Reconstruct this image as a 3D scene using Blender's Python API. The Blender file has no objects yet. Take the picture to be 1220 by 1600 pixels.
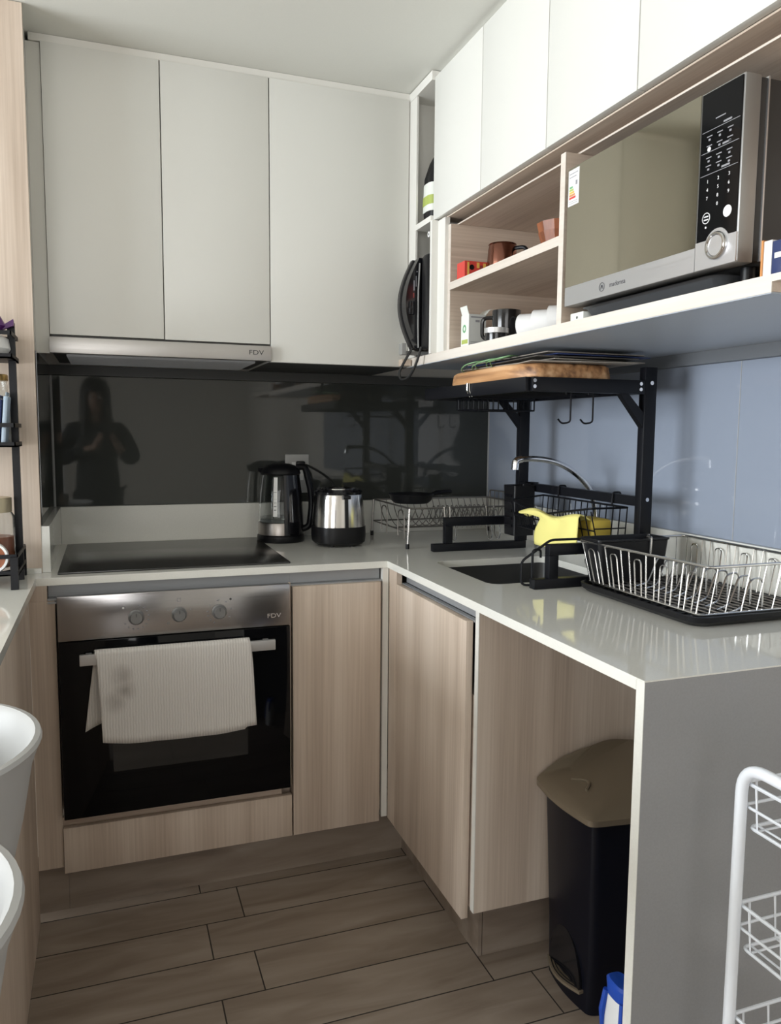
import bpy, bmesh, math, random
from mathutils import Vector, Matrix
random.seed(7)
PI = math.pi
S = bpy.context.scene
COL = S.collection
ZF = -0.04            # floor level
CEIL = 2.347

# ------------------------------------------------------------------ camera
cam_d = bpy.data.cameras.new('camera'); cam = bpy.data.objects.new('camera', cam_d); COL.objects.link(cam)
YAW, PITCH, ROLL = -0.3468, -0.1017, 0.0085
cy, sy, cp, sp, cr, sr = math.cos(YAW), math.sin(YAW), math.cos(PITCH), math.sin(PITCH), math.cos(ROLL), math.sin(ROLL)
fwd = Vector((-sy*cp, cy*cp, sp)); r0 = Vector((cy, sy, 0)); u0 = r0.cross(fwd)
rt = cr*r0 + sr*u0; up = -sr*r0 + cr*u0
M = Matrix((rt, up, -fwd)).transposed().to_4x4(); M.translation = Vector((0.2021, -2.1839, 1.2843))
cam.matrix_world = M
cam_d.sensor_fit = 'VERTICAL'; cam_d.sensor_height = 24.0; cam_d.lens = 1223.87/1600*24.0
cam_d.clip_start = 0.02
S.camera = cam
# ------------------------------------------------------------------ world, light, exposure
S.view_settings.view_transform = 'Standard'; S.view_settings.look = 'None'
S.view_settings.gamma = 1.0; S.view_settings.exposure = 0.15
S.view_settings.use_curve_mapping = False
w = bpy.data.worlds.new('sky'); S.world = w; w.use_nodes = True
bg = w.node_tree.nodes['Background']; bg.inputs[0].default_value = (0.88, 0.94, 1.0, 1); bg.inputs[1].default_value = 1.0
def area(name, loc, rot, sx, sy_, power, col):
    l = bpy.data.lights.new(name, 'AREA'); l.shape = 'RECTANGLE'; l.size = sx; l.size_y = sy_
    l.energy = power; l.color = col
    o = bpy.data.objects.new(name, l); COL.objects.link(o); o.location = loc; o.rotation_euler = rot
    return o
WX = -3.6                                   # window wall
area('window_daylight', (WX-0.06, -0.95, 1.32), (0, -PI/2, 0), 1.5, 2.5, 222, (0.905, 0.96, 1.0))
area('rear_fill', (-1.5, -5.06, 1.45), (PI/2, 0, 0), 2.4, 1.8, 46, (1.0, 0.97, 0.93))  # added warm fill for the camera-facing fronts, in an assumed unseen window

# ------------------------------------------------------------------ materials
def nt(name):
    m = bpy.data.materials.new(name); m.use_nodes = True
    n = m.node_tree.nodes; return m, n, m.node_tree.links, n['Principled BSDF']
def mat(name, col, rough=0.5, metal=0.0, **k):
    m, n, l, b = nt(name)
    b.inputs['Base Color'].default_value = (*col, 1); b.inputs['Roughness'].default_value = rough
    b.inputs['Metallic'].default_value = metal
    for key, v in k.items(): b.inputs[key.replace('_', ' ')].default_value = v
    # faint procedural variation so that surfaces are not perfectly uniform
    tc = n.new('ShaderNodeTexCoord'); no = n.new('ShaderNodeTexNoise'); no.inputs['Scale'].default_value = 9
    no.inputs['Detail'].default_value = 3
    mr = n.new('ShaderNodeMapRange'); mr.inputs['To Min'].default_value = max(rough-0.02, 0); mr.inputs['To Max'].default_value = min(rough+0.03, 1)
    l.new(tc.outputs['Object'], no.inputs['Vector']); l.new(no.outputs['Fac'], mr.inputs['Value']); l.new(mr.outputs[0], b.inputs['Roughness'])
    return m
def ramp(n, stops):
    r = n.new('ShaderNodeValToRGB'); e = r.color_ramp.elements
    while len(e) < len(stops): e.new(0.5)
    for i, (p, c) in enumerate(stops): e[i].position = p; e[i].color = (*c, 1)
    return r
def wood(name, cols, axis='z', rough=0.55, big=4.0, fine=60.0):
    m, n, l, b = nt(name); b.inputs['Roughness'].default_value = rough
    tc = n.new('ShaderNodeTexCoord')
    def noise(s, st, det, dist=0.0):
        mp = n.new('ShaderNodeMapping'); sc = [s, s, s]; sc['xyz'.index(axis)] = st
        mp.inputs['Scale'].default_value = sc
        no = n.new('ShaderNodeTexNoise'); no.inputs['Scale'].default_value = 1; no.inputs['Detail'].default_value = det
        no.inputs['Distortion'].default_value = dist
        l.new(tc.outputs['Object'], mp.inputs['Vector']); l.new(mp.outputs[0], no.inputs['Vector']); return no
    a = noise(big*2.4, 0.55, 3, 0.5); f = noise(fine*3, 3.0, 4)
    mx = n.new('ShaderNodeMix'); mx.data_type = 'FLOAT'; mx.inputs[0].default_value = 0.33
    l.new(a.outputs['Fac'], mx.inputs[2]); l.new(f.outputs['Fac'], mx.inputs[3])
    r = ramp(n, [(0.33, cols[0]), (0.5, cols[1]), (0.67, cols[2])])
    l.new(mx.outputs[0], r.inputs[0]); l.new(r.outputs[0], b.inputs['Base Color'])
    bp_ = n.new('ShaderNodeBump'); bp_.inputs['Strength'].default_value = 0.08; bp_.inputs['Distance'].default_value = 0.002
    l.new(f.outputs['Fac'], bp_.inputs['Height']); l.new(bp_.outputs[0], b.inputs['Normal'])
    return m
WC = [(0.46, 0.362, 0.285), (0.60, 0.492, 0.402), (0.72, 0.612, 0.518)]
wood_v = wood('light_oak_vertical', WC, 'z')
wood_h = wood('light_oak_horizontal', WC, 'y')
wood_x = wood('light_oak_crosswise', WC, 'x')
wood_edge = wood('pale_oak_edge', [(0.62, 0.55, 0.48), (0.70, 0.63, 0.56), (0.76, 0.70, 0.63)], 'y', fine=40)
wood_board = wood('live_edge_wood', [(0.13, 0.055, 0.025), (0.50, 0.26, 0.115), (0.74, 0.46, 0.25)], 'y', 0.5, big=16, fine=24)
wood_bowl = wood('orange_wood', [(0.16, 0.045, 0.015), (0.27, 0.080, 0.028), (0.35, 0.12, 0.042)], 'z', 0.4, big=8, fine=30)
white_door = mat('white_melamine', (0.70, 0.695, 0.655), 0.42)
white_car = mat('white_carcass', (0.76, 0.745, 0.70), 0.5)
grey_rail = mat('grey_rail', (0.36, 0.37, 0.385), 0.4, 0.3)
quartz = None
def speck(name, col, amt, rough):
    m, n, l, b = nt(name); b.inputs['Roughness'].default_value = rough
    tc = n.new('ShaderNodeTexCoord'); no = n.new('ShaderNodeTexNoise'); no.inputs['Scale'].default_value = 260; no.inputs['Detail'].default_value = 2
    r = ramp(n, [(0.3, tuple(c*(1-amt) for c in col)), (0.7, tuple(min(c*(1+amt), 1) for c in col))])
    l.new(tc.outputs['Object'], no.inputs['Vector']); l.new(no.outputs['Fac'], r.inputs[0]); l.new(r.outputs[0], b.inputs['Base Color'])
    return m
quartz = speck('cream_quartz', (0.77, 0.76, 0.705), 0.02, 0.07)
quartz_shaded = speck('shaded_quartz', (0.29, 0.29, 0.297), 0.03, 0.22)  # worktop quartz greyed: shade of the waterfall end put into the colour
paint = speck('ceiling_paint', (0.74, 0.74, 0.69), 0.01, 0.8)
wallp = speck('wall_paint', (0.72, 0.69, 0.64), 0.02, 0.8)
glass_back = mat('dark_grey_back_painted_glass', (0.045, 0.048, 0.044), 0.03)
glass_right = mat('blue_grey_back_painted_glass', (0.285, 0.322, 0.395), 0.035)
steel = None
def brushed(name, col, rough, axis):
    m, n, l, b = nt(name); b.inputs['Metallic'].default_value = 1; b.inputs['Base Color'].default_value = (*col, 1)
    tc = n.new('ShaderNodeTexCoord'); mp = n.new('ShaderNodeMapping'); sc = [600, 600, 600]; sc['xyz'.index(axis)] = 3; mp.inputs['Scale'].default_value = sc
    no = n.new('ShaderNodeTexNoise'); no.inputs['Scale'].default_value = 1
    mr = n.new('ShaderNodeMapRange'); mr.inputs['To Min'].default_value = rough-0.06; mr.inputs['To Max'].default_value = rough+0.08
    l.new(tc.outputs['Object'], mp.inputs['Vector']); l.new(mp.outputs[0], no.inputs['Vector']); l.new(no.outputs['Fac'], mr.inputs['Value']); l.new(mr.outputs[0], b.inputs['Roughness'])
    return m
steel = brushed('brushed_steel', (0.62, 0.61, 0.60), 0.30, 'x')
steel_y = brushed('silver_front', (0.66, 0.67, 0.70), 0.36, 'y')
toaster_steel = brushed('polished_steel', (0.72, 0.70, 0.68), 0.18, 'z')
alu = mat('satin_aluminium', (0.62, 0.62, 0.62), 0.38, 0.7)
chrome = mat('chrome', (0.78, 0.78, 0.79), 0.09, 1.0)
wire_chrome = mat('chrome_wire', (0.72, 0.71, 0.69), 0.22, 1.0)
wire_dull = mat('dull_steel_wire', (0.34, 0.32, 0.30), 0.32, 0.9)
black_glass = mat('black_glass', (0.0025, 0.0028, 0.0038), 0.04, Specular_IOR_Level=0.25)
ceramic = mat('black_ceramic_glass', (0.032, 0.031, 0.029), 0.22)
oven_win = mat('oven_window', (0.012, 0.013, 0.014), 0.05)
black_pl = mat('black_plastic', (0.006, 0.006, 0.0075), 0.36, Specular_IOR_Level=0.35)
black_gloss = mat('glossy_black_plastic', (0.008, 0.008, 0.010), 0.12)
black_met = mat('black_powder_coat', (0.0045, 0.005, 0.0075), 0.42, Specular_IOR_Level=0.28)
navy_black = mat('blue_black_plastic', (0.003, 0.0035, 0.008), 0.33, Specular_IOR_Level=0.3)
dark_sink = mat('dark_steel_sink', (0.16, 0.16, 0.16), 0.30, 0.8)
mirror = mat('bronze_mirror_glass', (0.47, 0.44, 0.36), 0.05, 1.0)
grey_case = mat('charcoal_case', (0.055, 0.053, 0.052), 0.45, 0.3)
silver_pl = mat('silver_plastic', (0.36, 0.355, 0.345), 0.38, 0.6)
logo_grey = mat('logo_grey', (0.09, 0.09, 0.10), 0.5)
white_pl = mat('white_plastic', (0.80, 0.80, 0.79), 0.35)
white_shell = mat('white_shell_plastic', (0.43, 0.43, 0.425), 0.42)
oven_steel = brushed('dark_brushed_steel', (0.37, 0.36, 0.36), 0.20, 'x')  # darker brushed steel for the oven control panel
band_steel = brushed('dull_steel_band', (0.40, 0.37, 0.35), 0.34, 'z')
hood_steel = brushed('hood_steel', (0.50, 0.485, 0.47), 0.42, 'x')
knob_grey = mat('grey_knob', (0.20, 0.20, 0.20), 0.42, 0.4)
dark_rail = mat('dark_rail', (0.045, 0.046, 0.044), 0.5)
shade_rail = mat('grey_wall_rail', (0.15, 0.16, 0.175), 0.45)
white_tube = mat('white_enamel', (0.80, 0.83, 0.88), 0.30)
white_cer = mat('white_ceramic', (0.84, 0.84, 0.83), 0.15)
black_cer = mat('black_ceramic', (0.010, 0.010, 0.011), 0.10)
bronze_lid = mat('bronze_plastic', (0.20, 0.160, 0.112), 0.36, 0.25)
copper = mat('hammered_copper', (0.24, 0.105, 0.075), 0.16, 1.0)
yellow = mat('yellow_cloth', (0.86, 0.78, 0.26), 0.85)
sponge_y = mat('yellow_sponge', (0.60, 0.45, 0.075), 0.95)
red = mat('red_card', (0.62, 0.06, 0.045), 0.5)
orange = mat('orange_card', (0.62, 0.27, 0.09), 0.5)
yellow_card = mat('yellow_card', (0.75, 0.48, 0.10), 0.5)
maroon = mat('maroon_card', (0.24, 0.04, 0.035), 0.5)
carton_w = mat('carton_white', (0.80, 0.82, 0.77), 0.45)
carton_g = mat('carton_grey', (0.60, 0.62, 0.60), 0.45)
green = mat('green_print', (0.16, 0.40, 0.20), 0.5)
lime = mat('lime_print', (0.42, 0.50, 0.12), 0.5)
green_wire = mat('green_coated_wire', (0.22, 0.42, 0.20), 0.45)
navy = mat('navy_print', (0.020, 0.035, 0.12), 0.5)
blue = mat('blue_plastic', (0.015, 0.07, 0.42), 0.35)
sachet_b = mat('blue_foil', (0.09, 0.17, 0.32), 0.35)
sachet_l = mat('pale_blue_foil', (0.36, 0.45, 0.55), 0.4)
sachet_o = mat('olive_foil', (0.17, 0.15, 0.06), 0.45)
purple = mat('purple_foil', (0.085, 0.012, 0.13), 0.4)
gold = mat('gold_lid', (0.45, 0.30, 0.11), 0.35, 0.9)
brass = mat('pale_brass_lid', (0.60, 0.52, 0.36), 0.35, 0.8)
placemat_m = mat('taupe_placemat', (0.30, 0.265, 0.225), 0.7)
placemat_d = mat('dark_placemat', (0.085, 0.075, 0.065), 0.6)
print_w = mat('white_print', (0.80, 0.80, 0.80), 0.5)
print_g = mat('grey_print', (0.26, 0.26, 0.28), 0.5)
print_d = mat('dark_print', (0.05, 0.05, 0.05), 0.5)
cable = mat('black_cable', (0.010, 0.010, 0.010), 0.5)
grey_pl = mat('grey_plastic', (0.30, 0.30, 0.29), 0.4)
silicone = mat('pale_sealant', (0.42, 0.42, 0.42), 0.4)
clear = mat('clear_glass', (0.95, 0.97, 0.97), 0.02, 0.0, Transmission_Weight=1.0, IOR=1.30)
skin = mat('skin', (0.42, 0.27, 0.20), 0.5)
hair_m = mat('dark_hair', (0.018, 0.013, 0.010), 0.5)
cloth_dark = mat('dark_knit', (0.020, 0.020, 0.023), 0.85)

def tile_mat(name, tint=1.0, floor=True):
    m, n, l, b = nt(name)
    tc = n.new('ShaderNodeTexCoord'); sep = n.new('ShaderNodeSeparateXYZ'); l.new(tc.outputs['Object'], sep.inputs[0])
    def mth(op, a, c=None):
        q = n.new('ShaderNodeMath'); q.operation = op
        for i, v in enumerate((a, c)):
            if v is None: continue
            if isinstance(v, (int, float)): q.inputs[i].default_value = v
            else: l.new(v, q.inputs[i])
        return q.outputs[0]
    comb = n.new('ShaderNodeCombineXYZ'); l.new(sep.outputs[0], comb.inputs[0]); l.new(sep.outputs[1], comb.inputs[1]); l.new(sep.outputs[2], comb.inputs[2])
    vec = comb.outputs[0]; grout = None
    if floor:
        row = mth('DIVIDE', mth('SUBTRACT', 0.002, sep.outputs[1]), 0.150); k = mth('FLOOR', row); fr = mth('FRACT', row)
        par = mth('ABSOLUTE', mth('MODULO', k, 2.0))
        xs = mth('DIVIDE', mth('ADD', mth('SUBTRACT', sep.outputs[0], 0.521), mth('MULTIPLY', par, 0.102)), 0.632)
        kx = mth('FLOOR', mth('ADD', xs, 50.0)); fx = mth('FRACT', mth('ADD', xs, 50.0))
        g1 = mth('MAXIMUM', mth('LESS_THAN', fr, 0.024), mth('LESS_THAN', fx, 0.0055))
        grout = g1
        offs = n.new('ShaderNodeCombineXYZ'); l.new(mth('MULTIPLY', k, 3.7), offs.inputs[0]); l.new(mth('MULTIPLY', kx, 5.3), offs.inputs[2])
        av = n.new('ShaderNodeVectorMath'); av.operation = 'ADD'; l.new(vec, av.inputs[0]); l.new(offs.outputs[0], av.inputs[1]); vec = av.outputs[0]
    mp = n.new('ShaderNodeMapping'); mp.inputs['Scale'].default_value = (3.0, 16, 16); l.new(vec, mp.inputs['Vector'])
    no = n.new('ShaderNodeTexNoise'); no.inputs['Scale'].default_value = 1; no.inputs['Detail'].default_value = 6; no.inputs['Distortion'].default_value = 0.6
    l.new(mp.outputs[0], no.inputs['Vector'])
    r = ramp(n, [(0.3, tuple(c*tint for c in (0.215, 0.165, 0.128))), (0.5, tuple(c*tint for c in (0.29, 0.232, 0.186))), (0.7, tuple(c*tint for c in (0.36, 0.298, 0.245)))])
    l.new(no.outputs['Fac'], r.inputs[0])
    if grout is not None:
        mx = n.new('ShaderNodeMix'); mx.data_type = 'RGBA'; l.new(grout, mx.inputs[0]); l.new(r.outputs[0], mx.inputs[6]); mx.inputs[7].default_value = (0.035, 0.028, 0.024, 1)
        l.new(mx.outputs[2], b.inputs['Base Color'])
        mr = n.new('ShaderNodeMapRange'); mr.inputs['To Min'].default_value = 0.45; mr.inputs['To Max'].default_value = 0.9
        l.new(grout, mr.inputs['Value']); l.new(mr.outputs[0], b.inputs['Roughness'])
    else:
        l.new(r.outputs[0], b.inputs['Base Color']); b.inputs['Roughness'].default_value = 0.45
    return m
tile_floor = tile_mat('wood_look_floor_tile'); tile_kick = tile_mat('wood_look_plinth_tile', 0.92, False)

def towel_mat():
    m, n, l, b = nt('ribbed_towel'); b.inputs['Roughness'].default_value = 0.95
    tc = n.new('ShaderNodeTexCoord'); wv = n.new('ShaderNodeTexWave'); wv.wave_type = 'BANDS'; wv.bands_direction = 'X'
    wv.inputs['Scale'].default_value = 44; wv.inputs['Distortion'].default_value = 2.5; wv.inputs['Detail'].default_value = 2
    l.new(tc.outputs['Object'], wv.inputs['Vector'])
    bu = n.new('ShaderNodeBump'); bu.inputs['Strength'].default_value = 0.35; bu.inputs['Distance'].default_value = 0.002
    l.new(wv.outputs['Fac'], bu.inputs['Height']); l.new(bu.outputs[0], b.inputs['Normal'])
    r = ramp(n, [(0.0, (0.63, 0.60, 0.57)), (0.6, (0.74, 0.71, 0.68))]); l.new(wv.outputs['Fac'], r.inputs[0])
    no = n.new('ShaderNodeTexNoise'); no.inputs['Scale'].default_value = 24; no.inputs['Detail'].default_value = 3
    l.new(tc.outputs['Object'], no.inputs['Vector'])
    # two smudged stains where the cloth is dirty
    masks = []
    for c in ((-0.068, 0, 0.098), (-0.060, 0, 0.060), (-0.085, 0, 0.030)):
        d = n.new('ShaderNodeVectorMath'); d.operation = 'DISTANCE'; l.new(tc.outputs['Object'], d.inputs[0]); d.inputs[1].default_value = (c[0], -0.085, c[2])
        mr = n.new('ShaderNodeMapRange'); mr.inputs['From Min'].default_value = 0.0; mr.inputs['From Max'].default_value = 0.035; mr.inputs['To Min'].default_value = 0.9; mr.inputs['To Max'].default_value = 0.0
        l.new(d.outputs['Value'], mr.inputs['Value']); masks.append(mr.outputs[0])
    mm = n.new('ShaderNodeMath'); mm.operation = 'MAXIMUM'; l.new(masks[0], mm.inputs[0]); l.new(masks[1], mm.inputs[1])
    m3 = n.new('ShaderNodeMath'); m3.operation = 'MAXIMUM'; l.new(mm.outputs[0], m3.inputs[0]); l.new(masks[2], m3.inputs[1]); mm = m3
    m2 = n.new('ShaderNodeMath'); m2.operation = 'MULTIPLY'; l.new(mm.outputs[0], m2.inputs[0]); l.new(no.outputs['Fac'], m2.inputs[1])
    mx = n.new('ShaderNodeMix'); mx.data_type = 'RGBA'; l.new(m2.outputs[0], mx.inputs[0]); l.new(r.outputs[0], mx.inputs[6]); mx.inputs[7].default_value = (0.12, 0.085, 0.065, 1)
    l.new(mx.outputs[2], b.inputs['Base Color']); return m
towel_m = towel_mat()

# ------------------------------------------------------------------ mesh helpers
def fillet(pts, r, n=5, closed=False):
    pts = [Vector(p) for p in pts]; out = []; N = len(pts)
    for i, p in enumerate(pts):
        if not closed and i in (0, N-1): out.append(p); continue
        a, b = pts[i-1]-p, pts[(i+1) % N]-p
        ra = min(r, a.length*0.49, b.length*0.49); a.normalize(); b.normalize()
        p0, p2 = p+a*ra, p+b*ra
        for k in range(n+1):
            t = k/n; out.append(p0*(1-t)**2 + p*2*t*(1-t) + p2*t*t)
    return out
class MB:
    def __init__(s): s.bm = bmesh.new(); s.T = None
    def add(s, verts, faces):
        vs = [s.bm.verts.new(v) for v in verts]
        for f in faces:
            try: s.bm.faces.new([vs[i] for i in f])
            except ValueError: pass
        return s
    def box(s, x0, x1, y0, y1, z0, z1, b=0.0, seg=2, M=None):
        t = bmesh.new(); bmesh.ops.create_cube(t, size=1)
        for v in t.verts: v.co = Vector(((x0+x1)/2+v.co.x*(x1-x0), (y0+y1)/2+v.co.y*(y1-y0), (z0+z1)/2+v.co.z*(z1-z0)))
        if b: bmesh.ops.bevel(t, geom=t.edges[:], offset=b, segments=seg, profile=0.5, affect='EDGES')
        s.merge(t, M); return s
    def merge(s, t, M=None):
        if M is not None: bmesh.ops.transform(t, matrix=M, verts=t.verts[:])
        t.verts.index_update(); mp = {}
        for v in t.verts: mp[v] = s.bm.verts.new(v.co)
        for f in t.faces: s.bm.faces.new([mp[v] for v in f.verts])
        t.free()
    def loft(s, rings, cap=True, close=True):
        n = len(rings[0]); vs = [[s.bm.verts.new(p) for p in r] for r in rings]
        for i in range(len(rings)-1):
            for j in range(n if close else n-1):
                k = (j+1) % n
                s.bm.faces.new((vs[i][j], vs[i][k], vs[i+1][k], vs[i+1][j]))
        if cap:
            s.bm.faces.new(vs[0][::-1]); s.bm.faces.new(vs[-1])
        return s
    def lathe(s, prof, c=(0, 0, 0), n=32, a0=0.0, a1=2*PI, sx=1, sy=1, M=None):
        full = abs(a1-a0-2*PI) < 1e-6; m = n if full else n+1
        t = bmesh.new(); vs = []
        for r, z in prof:
            if r < 1e-6: vs.append([t.verts.new((c[0], c[1], c[2]+z))]*m)
            else: vs.append([t.verts.new((c[0]+r*sx*math.cos(a0+(a1-a0)*k/n), c[1]+r*sy*math.sin(a0+(a1-a0)*k/n), c[2]+z)) for k in range(m)])
        for i in range(len(prof)-1):
            for k in range(n):
                q = (k+1) % m
                f = []
                for v in (vs[i][k], vs[i][q], vs[i+1][q], vs[i+1][k]):
                    if v not in f: f.append(v)
                if len(f) > 2:
                    try: t.faces.new(f)
                    except ValueError: pass
        s.merge(t, M); return s
    def cyl(s, p0, p1, r, r1=None, n=20):
        p0, p1 = Vector(p0), Vector(p1); d = (p1-p0).normalized(); r1 = r if r1 is None else r1
        a = d.orthogonal().normalized(); b = d.cross(a)
        s.loft([[p0+(a*math.cos(2*PI*k/n)+b*math.sin(2*PI*k/n))*r for k in range(n)], [p1+(a*math.cos(2*PI*k/n)+b*math.sin(2*PI*k/n))*r1 for k in range(n)]]); return s
    def tube(s, pts, r, n=6, closed=False):
        pts = [Vector(p) for p in pts]; N = len(pts); rs = r if isinstance(r, (list, tuple)) else [r]*N
        rings = []; nrm = None
        for i in range(N):
            if closed: d = pts[(i+1) % N]-pts[i-1]
            else: d = pts[min(i+1, N-1)]-pts[max(i-1, 0)]
            d.normalize()
            if nrm is None: nrm = d.orthogonal().normalized()
            else:
                nrm = nrm-d*nrm.dot(d)
                nrm = nrm.normalized() if nrm.length > 1e-6 else d.orthogonal().normalized()
            b = d.cross(nrm)
            rings.append([pts[i]+(nrm*math.cos(2*PI*k/n)+b*math.sin(2*PI*k/n))*rs[i] for k in range(n)])
        if closed: rings.append(rings[0]); s.loft(rings, cap=False)
        else: s.loft(rings)
        return s
    def prism(s, poly, a, b, axis='z'):
        def P(p, h):
            return {'z': (p[0], p[1], h), 'x': (h, p[0], p[1]), 'y': (p[0], h, p[1])}[axis]
        s.loft([[P(p, a) for p in poly], [P(p, b) for p in poly]]); return s
def supell(cx, cy_, a, b, z, n=40, e=3.0):
    o = []
    for k in range(n):
        t = 2*PI*k/n; c, s_ = math.cos(t), math.sin(t)
        o.append((cx+a*math.copysign(abs(c)**(2/e), c), cy_+b*math.copysign(abs(s_)**(2/e), s_), z))
    return o
BASE = {}
def finish(name, mb, m, off, smooth=40):
    bm = mb.bm
    bmesh.ops.remove_doubles(bm, verts=bm.verts[:], dist=1e-6)
    bmesh.ops.translate(bm, vec=-Vector(off), verts=bm.verts[:])
    bmesh.ops.recalc_face_normals(bm, faces=bm.faces[:])
    me = bpy.data.meshes.new(name); bm.to_mesh(me); bm.free()
    for p in me.polygons: p.use_smooth = True
    me.set_sharp_from_angle(angle=math.radians(smooth))
    me.materials.append(m)
    o = bpy.data.objects.new(name, me); COL.objects.link(o); return o
def meta(o, label, cat, group=None, kind=None):
    if label: o['label'] = label
    if cat: o['category'] = cat
    if group: o['group'] = group
    if kind: o['kind'] = kind
def thing(name, label, cat, loc, group=None):
    o = bpy.data.objects.new(name, None); COL.objects.link(o); o.location = loc; o.empty_display_size = 0.05
    meta(o, label, cat, group); BASE[o.name] = Vector(loc); return o
def part(name, mb, m, parent, label=None, smooth=40):
    o = finish(name, mb, m, BASE[parent.name], smooth); o.parent = parent; BASE[o.name] = BASE[parent.name]
    if label: o['label'] = label
    return o
def solo(name, mb, m, label, cat, loc, group=None, kind=None, smooth=40):
    o = finish(name, mb, m, loc, smooth); o.location = loc; BASE[o.name] = Vector(loc); meta(o, label, cat, group, kind); return o
def struct(name, mb, m, loc=(0, 0, 0)):
    o = finish(name, mb, m, loc); o.location = loc; BASE[o.name] = Vector(loc); o['kind'] = 'structure'; return o
DG = None
def text(name, body, size, m, parent, origin, right, upv, extr=0.0004, sx=1.0, label=None, shear=0.0):
    cu = bpy.data.curves.new(name, 'FONT'); cu.body = body; cu.size = size; cu.extrude = extr; cu.align_x = 'CENTER'; cu.align_y = 'CENTER'; cu.shear = shear
    t = bpy.data.objects.new('tmp', cu); COL.objects.link(t)
    dg = bpy.context.evaluated_depsgraph_get(); me = bpy.data.meshes.new_from_object(t.evaluated_get(dg))
    bpy.data.objects.remove(t); bpy.data.curves.remove(cu)
    R, U = Vector(right), Vector(upv); Nn = R.cross(U)
    mw = Matrix((R*sx, U, Nn)).transposed().to_4x4(); mw.translation = Vector(origin)-BASE[parent.name]
    me.transform(mw); me.materials.clear(); me.materials.append(m); me.name = name
    o = bpy.data.objects.new(name, me); COL.objects.link(o); o.parent = parent; BASE[o.name] = BASE[parent.name]
    if label: o['label'] = label
    return o
B = lambda *a, **k: MB().box(*a, **k)
def dup(root, loc, label, group=None):
    r = root.copy(); COL.objects.link(r); r.location = loc; r['label'] = label
    if group: r['group'] = group
    BASE[r.name] = Vector(loc)
    for ch in list(root.children):
        c = ch.copy(); COL.objects.link(c); c.parent = r
        for g in list(ch.children):
            d = g.copy(); COL.objects.link(d); d.parent = c
    return r

# ================================================================== SETTING
W, D = 1.65, 0.66
struct('floor', B(WX-0.1, 1.75, -5.1, 1.4, ZF-0.1, ZF), tile_floor)
struct('ceiling', B(WX-0.1, 1.75, -5.1, 1.4, CEIL, CEIL+0.1), paint)
struct('wall_back', B(-0.95, 1.75, D, D+0.1, ZF, CEIL), wallp)
struct('wall_back_living_room', B(WX-0.1, -0.95, 1.3, 1.4, ZF, CEIL), wallp).name = 'wall_back_2'
struct('wall_right', B(W, W+0.1, -5.1, D, ZF, CEIL), wallp)
# wall stub beside the hob, clad in wood towards the room
struct('wall_stub', B(-0.95, 0.022, 0.105, D, ZF, CEIL), white_car)
mb = MB(); wy0, wy1, wz0, wz1 = -2.25, 0.35, 0.5, 2.1
mb.box(WX-0.1, WX, -5.1, wy0, ZF, CEIL); mb.box(WX-0.1, WX, wy1, 1.4, ZF, CEIL); mb.box(WX-0.1, WX, wy0, wy1, ZF, wz0); mb.box(WX-0.1, WX, wy0, wy1, wz1, CEIL)
struct('wall_left', mb, wallp)
mb = MB(); fx0, fx1 = -2.8, -0.2
mb.box(WX, fx0, -5.1, -5.0, ZF, CEIL); mb.box(fx1, W, -5.1, -5.0, ZF, CEIL); mb.box(fx0, fx1, -5.1, -5.0, ZF, 0.5); mb.box(fx0, fx1, -5.1, -5.0, 2.3, CEIL)
struct('wall_front', mb, wallp)
def wframe(name, along, a0, a1, pos, top=2.3):
    mb = MB(); t = 0.05
    def bx(p, q, z0, z1):
        if along == 'y': mb.box(pos-0.03, pos+0.03, p, q, z0, z1)
        else: mb.box(p, q, pos-0.03, pos+0.03, z0, z1)
    bx(a0, a1, 0.5, 0.55); bx(a0, a1, top-.05, top); n = 3
    for k in range(n+1):
        c = a0+(a1-a0)*k/n; bx(max(a0, c-t/2), min(a1, c+t/2), 0.5, top)
    struct(name, mb, white_pl)
wframe('window_1', 'y', wy0, wy1, WX, wz1); wframe('window_2', 'x', fx0, fx1, -5.03)  # rear window is unseen, assumed around the rear fill
# plinths
mb = MB().box(0.072, 1.062, 0.045, 0.055, ZF, 0.12); mb.box(-0.012, 0.0715, 0.045, 0.055, ZF, 0.12)
struct('baseboard_back', mb, tile_kick)
mb = MB().box(1.054, 1.064, -0.507, 0.045, ZF, 0.12); mb.box(1.066, 1.63, -0.507, -0.497, ZF, 0.12)
struct('baseboard_right', mb, tile_kick)
# wood cladding of the stub wall
solo('wood_wall_panel', B(-0.95, 0.03, 0.087, 0.104, 0.9005, CEIL-0.002), wood_v, 'tall pale wood panel cladding the wall end left of the hob', 'wall panel', (-0.4, 0.09, 0.9))
solo('cabinet_filler', B(0.0225, 0.0585, 0.246, 0.26, 1.497, 2.325), white_car, 'narrow grey white filler strip left of the wall cupboard over the hob', 'filler panel', (0.045, 0.25, 1.5))
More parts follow.
